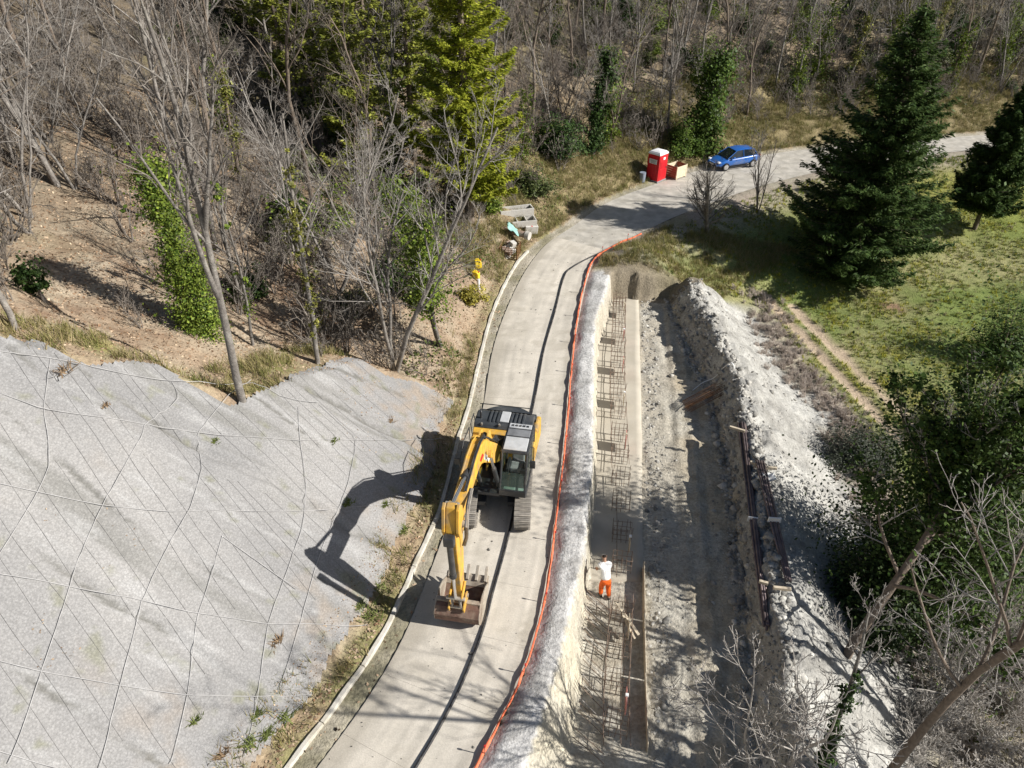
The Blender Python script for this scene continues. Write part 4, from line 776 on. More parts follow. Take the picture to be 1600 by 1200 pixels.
# local -y side faces right-front in the picture, local -x side faces left-front
dr_ = MB().box(-.44, .44, -h - .025, -h + .005, .18, 2.0).obj("door", M_pr, tl, .02)
for z0, z1 in ((.3, 1.0), (1.08, 1.6)): MB().box(-.34, .34, -h - .04, -h - .02, z0, z1).obj("door_panel", M_prd, dr_, .02)
MB().box(-.12, .14, -h - .046, -h - .02, 1.74, 1.92).obj("sign", M_white, dr_, .005); MB().box(.36, .42, -h - .06, -h - .02, 1.0, 1.14).obj("handle", M_blk, dr_, .01)
for k in range(4): MB().box(-h - .03, -h + .005, -.46 + k * .26, -.34 + k * .26, .2, 1.9).obj("side_rib", M_prd, tl, .02)
sg = MB().box(-h - .045, -h - .02, -.36, .36, 1.42, 1.78).obj("sign", M_sign, tl, .005)
for k, z in enumerate((1.68, 1.60, 1.50)): MB().box(-h - .049, -h - .044, -.28 + k * .03, .28 - k * .05, z - .02, z + .022).obj("sign_line", M_txt, sg)
for k in range(5): MB().box(-h - .03, -h, -.3 + k * .13, -.22 + k * .13, 1.97, 2.05).obj("vent", M_prd, tl)
# ------------------------------------------------------------------ open timber crate
M_cr = mat("crate_red_brown", (.30, .085, .05), .8, vary=.2, scale=5); M_cw = mat("crate_pale_wood", (.66, .56, .40), .8, vary=.15, scale=6)
cp = P(1057, 280, .0); cr = tag(empty("timber_crate", (cp[0] + .05, cp[1] + .62, 0), R(40)), "open timber crate with pale and red brown boards beside the toilet", "crate")
w, d, hh = .58, .50, 1.0
for k in range(5):
    z0 = .08 + k * .185; MB().box(-w, w, -d - .025, -d, z0, z0 + .172).obj("board", M_cw, cr, .006); MB().box(-w, w, d, d + .025, z0, z0 + .172).obj("board", M_cw, cr, .006)
    MB().box(-w - .025, -w, -d, d, z0, z0 + .172).obj("board", M_cr, cr, .006); MB().box(w, w + .025, -d, d, z0, z0 + .172).obj("board", M_cr, cr, .006)
for sx in (-1, 1):
    for sy in (-1, 1): MB().box(sx * w - .04, sx * w + .04, sy * d - .04, sy * d + .04, 0, hh + .03).obj("corner_post", M_cw, cr, .005)
MB().box(-w + .03, w - .03, -d + .03, d - .03, .04, .08).obj("bottom", M_cw, cr)
# ------------------------------------------------------------------ blue car
M_car = mat("car_blue", (.015, .12, .44), .28, vary=.06, scale=2, spec=.6, coat=.5, dirt=(.16, .19, .26), dirt_amt=.5); M_cg = mat("car_glass", (.015, .02, .025), .06, vary=.1, spec=.9); M_tyre = mat("tyre", (.02, .02, .02), .85, vary=.2)
M_rim = mat("rim_alloy", (.62, .62, .63), .3, metal=.7, vary=.1); M_lamp = mat("lamp_clear", (.7, .72, .75), .12, vary=.05, spec=.8); M_tail = mat("lamp_red", (.45, .01, .01), .2, vary=.05); M_plas = mat("car_plastic", (.03, .03, .032), .6, vary=.1)
car = tag(empty("parked_car", (18.3, 58.35, .0), math.atan2(-.37, -.93)), "blue hatchback car parked at the roadside beyond the timber crate", "car")
# local +x is forward; sections (x, half width low, half width belt, z bottom, z belt)
sec = [(-2.08, .62, .60, .42, .86), (-2.0, .76, .74, .30, .98), (-1.5, .86, .84, .22, 1.0), (-.6, .88, .86, .2, .97), (.5, .88, .86, .2, .94), (1.0, .88, .84, .2, .92), (1.5, .86, .80, .22, .82), (1.95, .78, .72, .28, .70), (2.12, .62, .58, .36, .60)]
V = []; F = []; kN = 8
for x, a, b, z0, z1 in sec: V += [(x, -a * .95, z0), (x, -a, z0 + (z1 - z0) * .4), (x, -b - .01, z1 - .06), (x, -b + .08, z1), (x, b - .08, z1), (x, b + .01, z1 - .06), (x, a, z0 + (z1 - z0) * .4), (x, a * .95, z0)]
for i in range(len(sec) - 1): F += [(i * kN + k, i * kN + (k + 1) % kN, (i + 1) * kN + (k + 1) % kN, (i + 1) * kN + k) for k in range(kN)]
F += [list(range(kN)), [len(V) - 1 - k for k in range(kN)]]
bd = mkobj("body", V, F, M_car, car, None, True); sm = bd.modifiers.new("s", 'SUBSURF'); sm.levels = sm.render_levels = 1
gs = [(-1.95, .66, .62, .96, 1.02), (-1.45, .72, .56, .96, 1.38), (-.5, .76, .58, .95, 1.47), (.25, .76, .57, .93, 1.43), (1.15, .72, .66, .88, .93)]
V = []; F = []
for x, a, b, z0, z1 in gs: V += [(x, -a, z0), (x, -b, z1), (x, b, z1), (x, a, z0)]
for i in range(len(gs) - 1): F += [(i * 4 + k, i * 4 + (k + 1) % 4, (i + 1) * 4 + (k + 1) % 4, (i + 1) * 4 + k) for k in range(4)]
F += [(3, 2, 1, 0), (16, 17, 18, 19)]; gl = mkobj("windows", V, F, M_cg, car, None, False)
V = []; F = []; rs = [(-1.50, .57, 1.385), (-1.45, .58, 1.40), (-.5, .60, 1.49), (.2, .59, 1.45), (.32, .58, 1.41)]
for x, b, z in rs: V += [(x, -b, z - .02), (x, -b * .8, z + .012), (x, b * .8, z + .012), (x, b, z - .02)]
for i in range(len(rs) - 1): F += [(i * 4 + k, i * 4 + k + 1, (i + 1) * 4 + k + 1, (i + 1) * 4 + k) for k in range(3)]
mkobj("roof", V, F, M_car, car, None, True)
for sy in (-1, 1):
    for a, b in (((1.13, .71 * sy, .92), (.27, .59 * sy, 1.44)), ((-.35, .77 * sy, .95), (-.32, .60 * sy, 1.47)), ((-1.7, .72 * sy, .97), (-1.40, .59 * sy, 1.40))): MB().tube([a, b], .03, 6).obj("pillar", M_car, car)
    MB().box(.62, .80, sy * .88, sy * 1.02, .95, 1.07).obj("mirror", M_car, car, .03)
    MB().box(1.78, 2.02, sy * .50, sy * .76, .62, .74).obj("headlight", M_lamp, car, .03); MB().box(-2.08, -1.92, sy * .50, sy * .76, .80, .94).obj("taillight", M_tail, car, .03)
    MB().box(-1.0, .95, sy * .865, sy * .89, .2, .3).obj("sill", M_plas, car, .01)
    for hx in (.35, -.55): MB().box(hx - .1, hx + .08, sy * .885, sy * .91, .80, .83).obj("door_handle", M_car, car, .008)
    for wx in (1.32, -1.32):
        wh = empty("wheel", (wx, sy * .80, .32), 0, car); MB().cyl((0, -.11, 0), (0, .11, 0), .32, 24).obj("tyre", M_tyre, wh, .03)
        m = MB(); m.cyl((0, sy * .08, 0), (0, sy * .118, 0), .2, 20)
        for k in range(5): a = 2 * math.pi * k / 5; m.box(-.03, .03, sy * .12 - .012, sy * .12 + .012, 0, .22, Matrix.Rotation(a, 4, 'Y'))
        m.obj("rim", M_rim, wh)
MB().box(2.05, 2.16, -.5, .5, .3, .45).obj("grille", M_plas, car, .02); MB().box(2.15, 2.17, -.26, .26, .44, .54).obj("number_plate", M_white, car)
# ------------------------------------------------------------------ things dumped at the kerb
M_brn = mat("pipe_brown", (.30, .21, .16), .75, vary=.2, scale=4, dirt=(.4, .33, .27), dirt_amt=.5)
def trough(pa, L, Wd, H, rz, cells, label):
    g = G(*pa); r_ = tag(empty("concrete_trough", (g[0], g[1], g[2] - .08), rz), label, "trough"); t = .08
    MB().box(-L / 2, L / 2, -Wd / 2, Wd / 2, 0, .1).obj("bottom", M_conc, r_, .01)
    for sy in (-1, 1): MB().box(-L / 2, L / 2, sy * (Wd / 2 - t / 2) - t / 2, sy * (Wd / 2 - t / 2) + t / 2, .1, H).obj("long_wall", M_conc, r_, .012)
    for k in range(cells + 1): x = -L / 2 + t / 2 + (L - t) * k / cells; MB().box(x - t / 2, x + t / 2, -Wd / 2 + t, Wd / 2 - t, .1, H - .01).obj("cross_wall", M_conc, r_, .012)
    return r_
trough((814, 349), 1.95, 1.0, .42, R(12), 3, "concrete trough with three cells dumped beside the kerb"); trough((806, 334), 2.3, .8, .5, R(16), 1, "long plain concrete trough just behind the three celled one")
g = G(800, 368); pb = tag(empty("drain_pipe", (g[0], g[1], g[2] + .2), R(-28)), "brown drain pipe with a grey collar lying below the troughs", "pipe")
MB().tube([(-1.2, 0, .1), (0, 0, .08), (1.0, 0, .04)], .2, 18).obj("barrel", M_brn, pb, smooth=False); MB().tube([(1.0, 0, .04), (1.28, 0, .03)], .27, 18).obj("collar", M_conc, pb)
g = G(828, 362); o = MB().box(-.45, .45, -.3, .3, -.05, .55).obj("concrete_block", M_conc, None, .04); o.location = g; o.rotation_euler = (R(8), R(5), R(15)); tag(o, "pale concrete block with a red mark between trough and pipe", "block"); MB().box(-.04, .04, -.305, .2, .551, .556).obj("red_mark", M_red, o)
g = G(797, 400); cg = tag(empty("wire_crate", (g[0], g[1], g[2] - .05), R(-12)), "rusty wire crate filled with rubble near the kerb end", "crate")
for sx in (-1, 1):
    for sy in (-1, 1): MB().box(sx * .55 - .03, sx * .55 + .03, sy * .55 - .03, sy * .55 + .03, 0, .85).obj("corner_post", M_rst, cg)
for z in np.linspace(.1, .85, 6):
    for sy in (-1, 1): MB().box(-.55, .55, sy * .55 - .012, sy * .55 + .012, z - .012, z + .012).obj("wire", M_rst, cg); MB().box(sy * .55 - .012, sy * .55 + .012, -.55, .55, z - .012, z + .012).obj("wire", M_rst, cg)
for x in np.linspace(-.4, .4, 5): MB().box(x - .01, x + .01, -.562, -.54, .05, .85).obj("wire", M_rst, cg)
for k in range(14): q = pr.uniform(-.38, .38, 2); s_ = pr.uniform(.12, .2); o = MB().box(-s_, s_, -s_, s_, -s_, s_).obj("rubble", M_conc if k % 3 else M_brn, cg, .04); o.location = (q[0], q[1], .15 + .05 * k); o.rotation_euler = tuple(pr.uniform(0, 3, 3))
M_teal = mat("teal_plastic", (.25, .45, .40), .5, vary=.1); o = crumple("plastic_tarp", G(802, 377), .7, .5, .4, M_teal, "pale teal plastic tarp on the wire crate", "tarp", 330); o.location.z += .75
M_yp = mat("yellow_plastic", (.80, .58, .03), .5, vary=.1)
for k, (a, b, rz) in enumerate([(747, 418, .3), (744, 436, -.4)]):
    g = G(a, b); o = tag(empty("jerry_can", (g[0], g[1], g[2] - .03), rz), ["yellow plastic can in dry brush further from the kerb post", "yellow plastic can standing next to the white kerb post"][k], "can")
    MB().prism([(-.2, 0), (.2, 0), (.2, .42), (.1, .52), (-.2, .52)], -.13, .13, 'y').obj("container", M_yp, o, .04); MB().tube([(-.14, 0, .5), (-.14, 0, .6), (.04, 0, .6), (.06, 0, .5)], .02, 6).obj("handle", M_yp, o); MB().cyl((.15, 0, .46), (.17, 0, .55), .035, 10).obj("cap", M_red, o)
g = G(748, 450); o = MB().tube([(0, 0, -.1), (0, 0, .55), (.03, .02, .6)], [.09, .085, .06], 10).obj("kerb_post", M_pw, None); o.location = g; tag(o, "short white post in the verge behind the kerb", "post")
g = G(1003, 284); o = MB().tube([(0, 0, 0), (0, 0, .75)], [.22, .25], 14).obj("bin", mat("bin_grey", (.22, .25, .30), .5), None); o.location = g; tag(o, "small grey bin in the shade beside the portable toilet", "bin")
# ------------------------------------------------------------------ vegetation builders
def unit(v): return v / (np.linalg.norm(v, axis=-1, keepdims=True) + 1e-9)
def grow_children(rg, PP, RR, nch, lr, ang, k, f0=.25, f1=.98, up=.15, curl=.18, rr=.6, rmin=.004, wig=.12):
    B, kk, _ = PP.shape; L = np.linalg.norm(np.diff(PP, axis=1), axis=2).sum(1)
    f = f0 + (f1 - f0) * (np.arange(nch)[None] + rg.random((B, nch))) / nch; fi = f * (kk - 1); i0 = np.minimum(fi.astype(int), kk - 2); ft = (fi - i0)[..., None]
    bi = np.arange(B)[:, None]; a = PP[bi, i0]; b = PP[bi, i0 + 1]; pos = a + (b - a) * ft; t = unit(b - a); r0 = RR[bi, i0] + (RR[bi, i0 + 1] - RR[bi, i0]) * ft[..., 0]
    rp_ = rg.normal(size=t.shape); perp = unit(rp_ - (rp_ * t).sum(-1, keepdims=True) * t); an = R(ang[0]) + (R(ang[1]) - R(ang[0])) * rg.random((B, nch, 1))
    d = unit(t * np.cos(an) + perp * np.sin(an) + np.array([0, 0, up])); ln = (L[:, None] * lr * (1 - .55 * f) * rg.uniform(.65, 1.25, (B, nch)))[..., None]
    d = d.reshape(-1, 3); ln = ln.reshape(-1, 1); p = pos.reshape(-1, 3); n = len(p); out = np.empty((n, k, 3)); out[:, 0] = p
    for j in range(1, k):
        out[:, j] = out[:, j - 1] + d * ln / (k - 1); d = unit(d + rg.normal(0, wig, d.shape) + np.array([0, 0, curl * .5]))
    rad = np.maximum(r0.reshape(-1, 1) * rr, rmin) * np.linspace(1, .35, k)[None]; return out, np.maximum(rad, rmin * .7)
def trunk_path(rg, H, r0, k=10, wander=.05, lean=(0, 0), base=(0, 0, 0)):
    d = unit(np.array([lean[0], lean[1], 1.0])); p = np.array(base, float); pts = [p.copy()]
    for j in range(k - 1): p = p + d * H / (k - 1); d = unit(d + rg.normal(0, wander, 3) + np.array([0, 0, .03])); pts.append(p.copy())
    return np.array(pts)[None], (r0 * np.linspace(1, .22, k) ** .8)[None]
def bare_tree(seed, H, r0, n=(11, 6, 5, 3), f0=.35, ang=(25, 60), spread=.42, stems=1, wander=.05, lean=(0, 0), rmin=.006, up=.18, fork=False):
    rg = np.random.default_rng(seed); T = []
    for s in range(stems):
        a = rg.uniform(0, 6.28); sp = 0 if stems == 1 else rg.uniform(.15, .45); T.append(trunk_path(rg, H * rg.uniform(.8, 1), r0 * (1 if s == 0 else .75), 10, wander, (lean[0] + sp * math.cos(a), lean[1] + sp * math.sin(a)), (0, 0, -.25)))
    P0 = np.concatenate([t[0] for t in T]); R0 = np.concatenate([t[1] for t in T])
    if fork:
        Pf, Rf = grow_children(rg, P0, R0, 2, .75, (14, 26), 10, .32, .6, .3, .2, .8, wig=.05); P0 = np.concatenate([P0, Pf]); R0 = np.concatenate([R0, Rf])
    P1, R1 = grow_children(rg, P0, R0, n[0], spread, ang, 7, f0, .98, up, .12, .55, rmin)
    P2, R2 = grow_children(rg, P1, R1, n[1], .5, (25, 65), 5, .2, .98, .12, .08, .6, rmin)
    P3, R3 = grow_children(rg, P2, R2, n[2], .55, (25, 65), 4, .2, .98, .1, .08, .65, rmin * .85)
    parts = [tubes(P2, R2, 4), tubes(P3, R3, 3)]
    if n[3]: P4, R4 = grow_children(rg, P3, R3, n[3], .6, (25, 60), 3, .2, .98, .08, .05, .6, rmin * .6); parts.append(tubes(P4, R4, 3))
    tv, tf, _ = join([tubes(P0, R0, 8), tubes(P1, R1, 5)]); cv, cf, _ = join(parts)
    return (tv, tf), (cv, cf), P0, P1
def rhomb(C, D, Nn, ln, wd):
    S_ = unit(np.cross(D, Nn)); ln = np.broadcast_to(np.asarray(ln, float), (len(C),))[:, None]; wd = np.broadcast_to(np.asarray(wd, float), (len(C),))[:, None]
    V = np.stack([C - D * ln * .5, C + S_ * wd * .5, C + D * ln * .5, C - S_ * wd * .5], 1).reshape(-1, 3); F = np.arange(len(C) * 4).reshape(-1, 4); return V, F
def leafcol(rg, n, c0, c1, j=.25):
    t = rg.random((n, 1)); c = np.array(c0) + (np.array(c1) - np.array(c0)) * t; c = c * (1 + rg.normal(0, j, (n, 1))); return np.repeat(np.clip(c, .004, 1), 4, 0)
def ivy_leaves(rg, pts, rad, n, size, c0, c1, clump=40, spread=.28):
    """leaf clumps hugging a set of path points (m,3) with radius rad (m,)"""
    nc = max(1, n // clump); i = rg.integers(0, len(pts), nc * 3); dirs = unit(rg.normal(size=(nc * 3, 3)) * np.array([1, 1, .5])); az = np.arctan2(dirs[:, 1], dirs[:, 0])
    gap = fbm(pts[i, 2] * .9 + 3 * np.cos(az), pts[i, 0] + 3 * np.sin(az), 1.1, 2, 17); sel = np.argsort(-gap + rg.normal(0, .06, nc * 3))[:nc]; i = i[sel]; dirs = dirs[sel]; rad = rad * 1.0
    cc = pts[i] + dirs * (rad[i] * rg.uniform(.1, 1.25, nc) ** .8)[:, None]
    k = np.repeat(np.arange(nc), clump); off = rg.normal(0, spread, (len(k), 3)) * np.clip(rg.lognormal(-.25, .5, nc), .3, 2)[k][:, None]; C = cc[k] + off; Nn = unit(dirs[k] * .8 + np.array([.3, -.1, .6]) + rg.normal(0, .5, C.shape)); D = unit(np.cross(Nn, rg.normal(size=C.shape)))
    sz = size * rg.lognormal(-.1, .35, len(C)); V, F = rhomb(C, D, Nn, sz, sz * rg.uniform(.6, 1.0, len(C))); cl = rg.normal(0, .22, nc)[k]; c = leafcol(rg, len(C), c0, c1); c = c * np.repeat(1 + cl, 4)[:, None]; return V, F, np.clip(c, .004, 1)
def fir(seed, H, Rm, zb, c0, c1, whorl=.34, nb=9, q=60, ln=.34, wd=.13, droop=.25, irr=.18, pw=.8, lift=.25):
    rg = np.random.default_rng(seed); Cs = []; Ds = []; Ns = []; bp = []; br = []; z = zb
    bx = rg.normal(0, .12, 2)
    while z < H * .985:
        u = (z - zb) / (H - zb); rl = Rm * ((1 - u) ** pw) * (.75 + .25 * min(1, u * 6)) + .12
        for b in range(max(4, int(nb * (1 - .4 * u)))):
            a = rg.uniform(0, 6.283); L = rl * rg.uniform(1 - irr * 2, 1 + irr); dz = rg.uniform(-.25, .25); t = np.linspace(0, 1, 6)
            path = np.stack([math.cos(a) * L * t, math.sin(a) * L * t, z + dz + L * (-droop * t + (droop * .8 + lift * rg.uniform(.2, 1)) * t ** 2.2)], 1); bp.append(path); br.append((.035 * (1 - u) + .012) * np.linspace(1, .2, 6))
            m = max(8, int(q * L / Rm)); s = rg.random(m) ** .65; p = np.stack([np.interp(s, t, path[:, k]) for k in range(3)], 1); side = rg.choice([-1, 1], m)
            fw = np.array([math.cos(a), math.sin(a), 0]); lt = np.array([-math.sin(a), math.cos(a), 0]); w = side * (L * .30 * (1 - s) + .10) * rg.random(m)
            D = unit(fw * .75 + lt * (side * .65)[:, None] + np.array([0, 0, -.1]) + rg.normal(0, .22, (m, 3))); p = p + lt * w[:, None] + fw * np.abs(w)[:, None] * .35 + np.array([0, 0, 1]) * (rg.normal(-.05, .09, m) - np.abs(w) * .12)[:, None]
            Cs.append(p); Ds.append(D); Ns.append(unit(np.array([0, 0, 1]) + rg.normal(0, .45, (m, 3))))
        z += whorl * rg.uniform(.8, 1.2)
    C = np.concatenate(Cs); D = np.concatenate(Ds); Nn = np.concatenate(Ns); V, F = rhomb(C, D, Nn, ln * rg.uniform(.6, 1.35, len(C)), wd * rg.uniform(.7, 1.3, len(C)))
    col_ = leafcol(rg, len(C), c0, c1, .22); tr = tubes(np.array([[(0, 0, -.3), (bx[0] * .3, bx[1] * .3, H * .3), (bx[0], bx[1], H * .7), (0, 0, H)]]), np.array([[.24, .19, .09, .02]]) * H / 15, 8)
    tv, tf, _ = join([tr, tubes(np.array(bp), np.array(br), 4)]); return (tv, tf), (V, F, col_)
M_bark = mat("bark_grey", (.20, .18, .16), .9, vary=.3, scale=7, bump=.6, bscale=22, dirt=(.36, .34, .30), dirt_amt=.7, objvar=.3)
M_barkd = mat("bark_brown", (.17, .135, .105), .9, vary=.3, scale=7, bump=.5, bscale=22, objvar=.2)
M_twig = mat("twig_grey", (.195, .17, .145), .9, vary=.25, scale=3, objvar=.2); M_twigp = mat("twig_pale", (.33, .305, .275), .9, vary=.2, scale=3, objvar=.15)
M_leaf = mat_attr("leaf_green", .5, (5,), .2, 0, translucent=.22); M_needle = mat_attr("needle_green", .6, (4,), .2, 0, translucent=.33)
def ptop(g, px, py): return PY(px, py, g[1])[2] - g[2]
def place_tree(name, cat, label, loc, tr, cr, mt, mc, rz=0, sc=1, group=None, lean=(0, 0), crown="crown"):
    r_ = tag(empty(name, loc, rz), label, cat, group); r_.scale = (sc, sc, sc); r_.rotation_euler = (lean[1], lean[0], rz)
    for nm, me in (("trunk", tr), (crown, cr)):
        if me is not None: obj_link(bpy.data.objects.new(nm, me), r_)
    return r_
def tree_meshes(seed, mt=None, mc=None, **kw):
    t, c, P0, P1 = bare_tree(seed, **kw); return mkmesh("trunk", *t, mt or M_bark, None, True), mkmesh("crown", *c, mc or M_twig), P0, P1
# ---- the hero trees that stand out in the photograph
def hero(seed, px, py, top, label, H=None, mt=None, mc=None, lean=(0, 0), cat="tree", name="bare_tree", loc=None, ivy=None, **kw):
    g = G(px, py) if loc is None else np.array([loc[0], loc[1], hz(*loc)]); H = H or ptop(g, *top); tm, cm, P0, P1 = tree_meshes(seed, mt, mc, H=H, lean=lean, **kw); r_ = place_tree(name, cat, label, g, tm, cm, None, None)
    if ivy:
        rg = np.random.default_rng(seed + 999); n, size, z0, z1, rad, c0, c1 = ivy[:7]; pts = np.concatenate([P0.reshape(-1, 3), P1.reshape(-1, 3)] if len(ivy) > 7 else [resample(q, .2) for q in P0]); ok_ = (pts[:, 2] > z0 * H) & (pts[:, 2] < z1 * H); pts = pts[ok_]
        rr_ = rad * (.55 + .6 * np.abs(fbm(pts[:, 2], pts[:, 0] * 0, 1.2, 2, seed)) * 2); mkobj("ivy", *((lambda q: (q[0], q[1], M_leaf, r_, q[2]))(ivy_leaves(rg, pts, rr_, n, size, c0, c1, spread=rad * .3))))
    return r_, g, H
IVB = ((.05, .095, .014), (.21, .26, .04)); IVD = ((.022, .05, .012), (.06, .095, .025))
hero(11, 379, 630, (300, -120), "tall grey leafless tree leaning out of a notch in the net's top edge", r0=.15, n=(9, 6, 4, 2), f0=.45, ang=(20, 45), lean=(.02, .02), fork=True, mc=M_twig, wander=.035)
hero(12, 496, 567, (478, 160), "slim pale trunk wrapped with yellow ivy above the net's edge", r0=.11, n=(9, 5, 4, 2), f0=.45, lean=(.05, 0), ivy=(1500, .09, .12, .85, .22, (.16, .17, .03), (.30, .28, .08)), wander=.05)
hero(13, 617, 580, (640, 90), "bare tree with twin pale stems beside the peak of the net", r0=.12, n=(12, 7, 5, 3), f0=.3, ang=(15, 45), lean=(.06, 0), stems=2, mc=M_twigp, wander=.06)
hero(14, 318, 520, (275, 190), "trunk smothered in bright green ivy on the bare leafy slope", r0=.14, n=(6, 4, 3, 0), f0=.5, ivy=(26000, .078, -.02, .92, .8, *IVB), lean=(.03, 0), wander=.02)
hero(15, 22, 512, (12, 120), "thin white barked tree at the left end of the net", r0=.10, n=(10, 5, 4, 2), f0=.35, mc=M_twigp, lean=(.1, 0), wander=.08)
hero(16, 690, 540, (690, 200), "ivy covered tree standing in brush by the kerb", r0=.14, n=(8, 5, 4, 2), f0=.3, ivy=(9000, .12, .25, .95, .95, *IVB), lean=(.04, 0), stems=2)
hero(17, 70, 470, (75, 390), "short stump with a dark ivy clump on the leafy slope", r0=.08, n=(5, 4, 3, 0), f0=.3, ivy=(1600, .10, .3, 1.1, .4, *IVD))
hero(18, 340, 290, (300, -60), "straight grey tree behind the bright ivy trunk", H=13, r0=.16, n=(10, 6, 5, 2), lean=(.05, 0))
hero(19, 90, 290, (85, -60), "stout grey tree with a dead twin stem on the upper leafy slope", H=13, r0=.17, n=(10, 6, 5, 2), lean=(.08, 0), stems=2, mc=M_twigp, wander=.05)
hero(20, 395, 540, (392, 230), "thin stem speckled with ivy right of the tall leaning tree", r0=.07, n=(8, 4, 4, 0), ivy=(700, .09, .15, .95, .25, *IVB), lean=(.05, 0))
hero(21, 1096, 232, (1160, 70), "tree cloaked in dark green ivy behind the portable toilet and car", r0=.22, n=(10, 6, 5, 3), ivy=(13000, .18, .0, .95, 1.5, (.035, .075, .012), (.10, .15, .025)), lean=(.12, .0))
hero(22, 925, 240, (985, 40), "leaning tree with ivy creeping up its dark trunk above the bend", r0=.18, n=(9, 6, 5, 3), ivy=(6000, .17, .05, .8, .8, *IVD), lean=(.25, .1))
hero(23, 1105, 362, (1165, 180), "low spreading bare tree on the shaded bank at the bend", r0=.13, n=(12, 7, 5, 3), stems=3, f0=.15, ang=(30, 75), mc=M_twig, spread=.6, H=5.5)
hero(24, 1184, 330, (1200, 150), "slender bare sapling clump between the bend and the big fir", r0=.07, n=(9, 5, 4, 0), stems=4, f0=.2, H=6.5, ang=(12, 35))
# near the lower right corner
hero(25, 1322, 1024, (0, 0), "leaning ivy covered tree rooted on the white spoil slope", H=12.5, r0=.16, n=(14, 6, 5, 2), f0=.3, lean=(.44, .42), wander=.06, mt=M_barkd, spread=.62, ang=(35, 80), ivy=(24000, .115, .36, .98, .6, (.022, .05, .01), (.08, .12, .025), 1), mc=M_twigp)
hero(26, 1306, 1196, (0, 0), "thin dark stem wrapped in ivy beside the tall brown trunk", loc=(8.6, 9.6), H=7.5, r0=.085, n=(7, 5, 4, 2), f0=.6, lean=(.0, .14), ivy=(2200, .09, .05, .62, .2, *IVD), mc=M_twigp)
hero(27, 1400, 1205, (0, 0), "tall brown trunk with pale bare branches at the foot of the white slope", loc=(9.7, 8.9), H=15.5, r0=.125, n=(9, 6, 5, 2), f0=.4, rmin=.010, lean=(.03, .06), mt=M_barkd, mc=M_twigp, spread=.5)
hero(28, 1196, 1235, (0, 0), "pale leafless tree growing on the dark bank edge below the bar bundles", H=6.5, r0=.07, n=(11, 6, 4, 0), f0=.2, stems=3, ang=(30, 75), mc=M_twigp, mt=M_twigp, spread=.6, wander=.14, lean=(-.12, .2), rmin=.014)
hero(29, 1560, 960, (0, 0), "bare tangled tree in the hollow right of the white slope", H=7, r0=.09, n=(11, 6, 4, 2), f0=.2, stems=3, ang=(30, 70), mc=M_twigp, mt=M_twigp, lean=(.1, .0), spread=.55, rmin=.011, wander=.1)
hero(30, 1500, 1120, (0, 0), "bushy leafless tree below the tangled tree in the hollow", H=6, r0=.08, n=(11, 6, 4, 2), f0=.15, stems=3, ang=(30, 75), mc=M_twigp, mt=M_twigp, spread=.6, rmin=.011, wander=.1)
# trees standing just outside the picture on the right, whose shadows cross the road
for k, (x, y, H) in enumerate([(14.5, 6.6, 15), (19.5, 9.5, 14)]):
    tm, cm, _, _ = tree_meshes(60 + k, M_barkd, M_twig, H=H, r0=.36 - .1 * k, n=(10, 6, 4, 2), f0=.35, stems=2); place_tree("bare_tree", "tree", ["tall leafless tree below the white slope toward the trench", "tall leafless tree standing in the hollow below the field"][k], (x, y, hz(x, y)), tm, cm, None, None)
# ---- evergreen bushes
def bush(seed, px, py, R3, n, size, c0, c1, label, name="evergreen_bush", up=0, loc=None):
    g = G(px, py) if loc is None else np.array(loc); rg = np.random.default_rng(seed); r_ = tag(empty(name, g), label, "bush"); nc = n // 30
    d = unit(rg.normal(size=(nc, 3))); d[:, 2] = np.abs(d[:, 2]); cc = d * np.array(R3) * (rg.uniform(.15, 1, (nc, 1)) ** .6) * (1 + 1.5 * fbm(d[:, 0] * 2.5 + seed, d[:, 1] * 2.5 + d[:, 2], 1, 3, seed))[:, None]
    st = np.stack([np.zeros_like(cc), cc * .5 + np.array([0, 0, .1]), cc], 1)[::3]; mkobj("stems", *tubes(st, np.broadcast_to(np.array([.035, .02, .008]), st.shape[:2]), 4), M_barkd, r_)
    k = np.repeat(np.arange(nc), 30); C = cc[k] + rg.normal(0, .16 * max(R3) / 1.5, (len(k), 3)); C[:, 2] = np.maximum(C[:, 2], .03); Nn = unit(d[k] + np.array([.2, 0, .6]) + rg.normal(0, .5, C.shape)); D = unit(np.cross(Nn, rg.normal(size=C.shape)))
    V, F = rhomb(C, D, Nn, size * rg.uniform(.7, 1.4, len(C)), size * .7); c = leafcol(rg, len(C), c0, c1) * np.repeat(1 + rg.normal(0, .2, nc)[k], 4)[:, None]; mkobj("foliage", V, F, M_leaf, r_, np.clip(c, .004, 1)); return r_
bush(201, 868, 236, (1.9, 1.6, 2.4), 6000, .17, *IVD, "dark green bush on the bank left of the portable toilet")
bush(202, 1062, 238, (1.0, 1.0, 2.2), 3500, .17, (.05, .10, .015), (.12, .17, .03), "upright green bush between the toilet and the ivy cloaked tree")
bush(203, 1345, 720, (1.9, 1.5, 1.6), 8000, .10, (.055, .068, .048), (.12, .13, .095), "grey green bush at the end of the field path")
bush(204, 0, 0, (1.7, 1.7, 2.8), 16000, .15, (.02, .042, .012), (.07, .10, .03), "dark evergreen bush behind the leaning ivy tree's foot", loc=(13.3, 16.4, hz(13.3, 16.4)))
bush(205, 1545, 880, (2.2, 2.0, 3.0), 12000, .12, (.04, .075, .015), (.11, .15, .03), "bright green bush below the leaning ivy crown")
bush(206, 1590, 700, (2.0, 2.2, 4.5), 12000, .13, (.03, .06, .012), (.09, .13, .028), "tall ivy thicket beyond the leaning ivy tree")
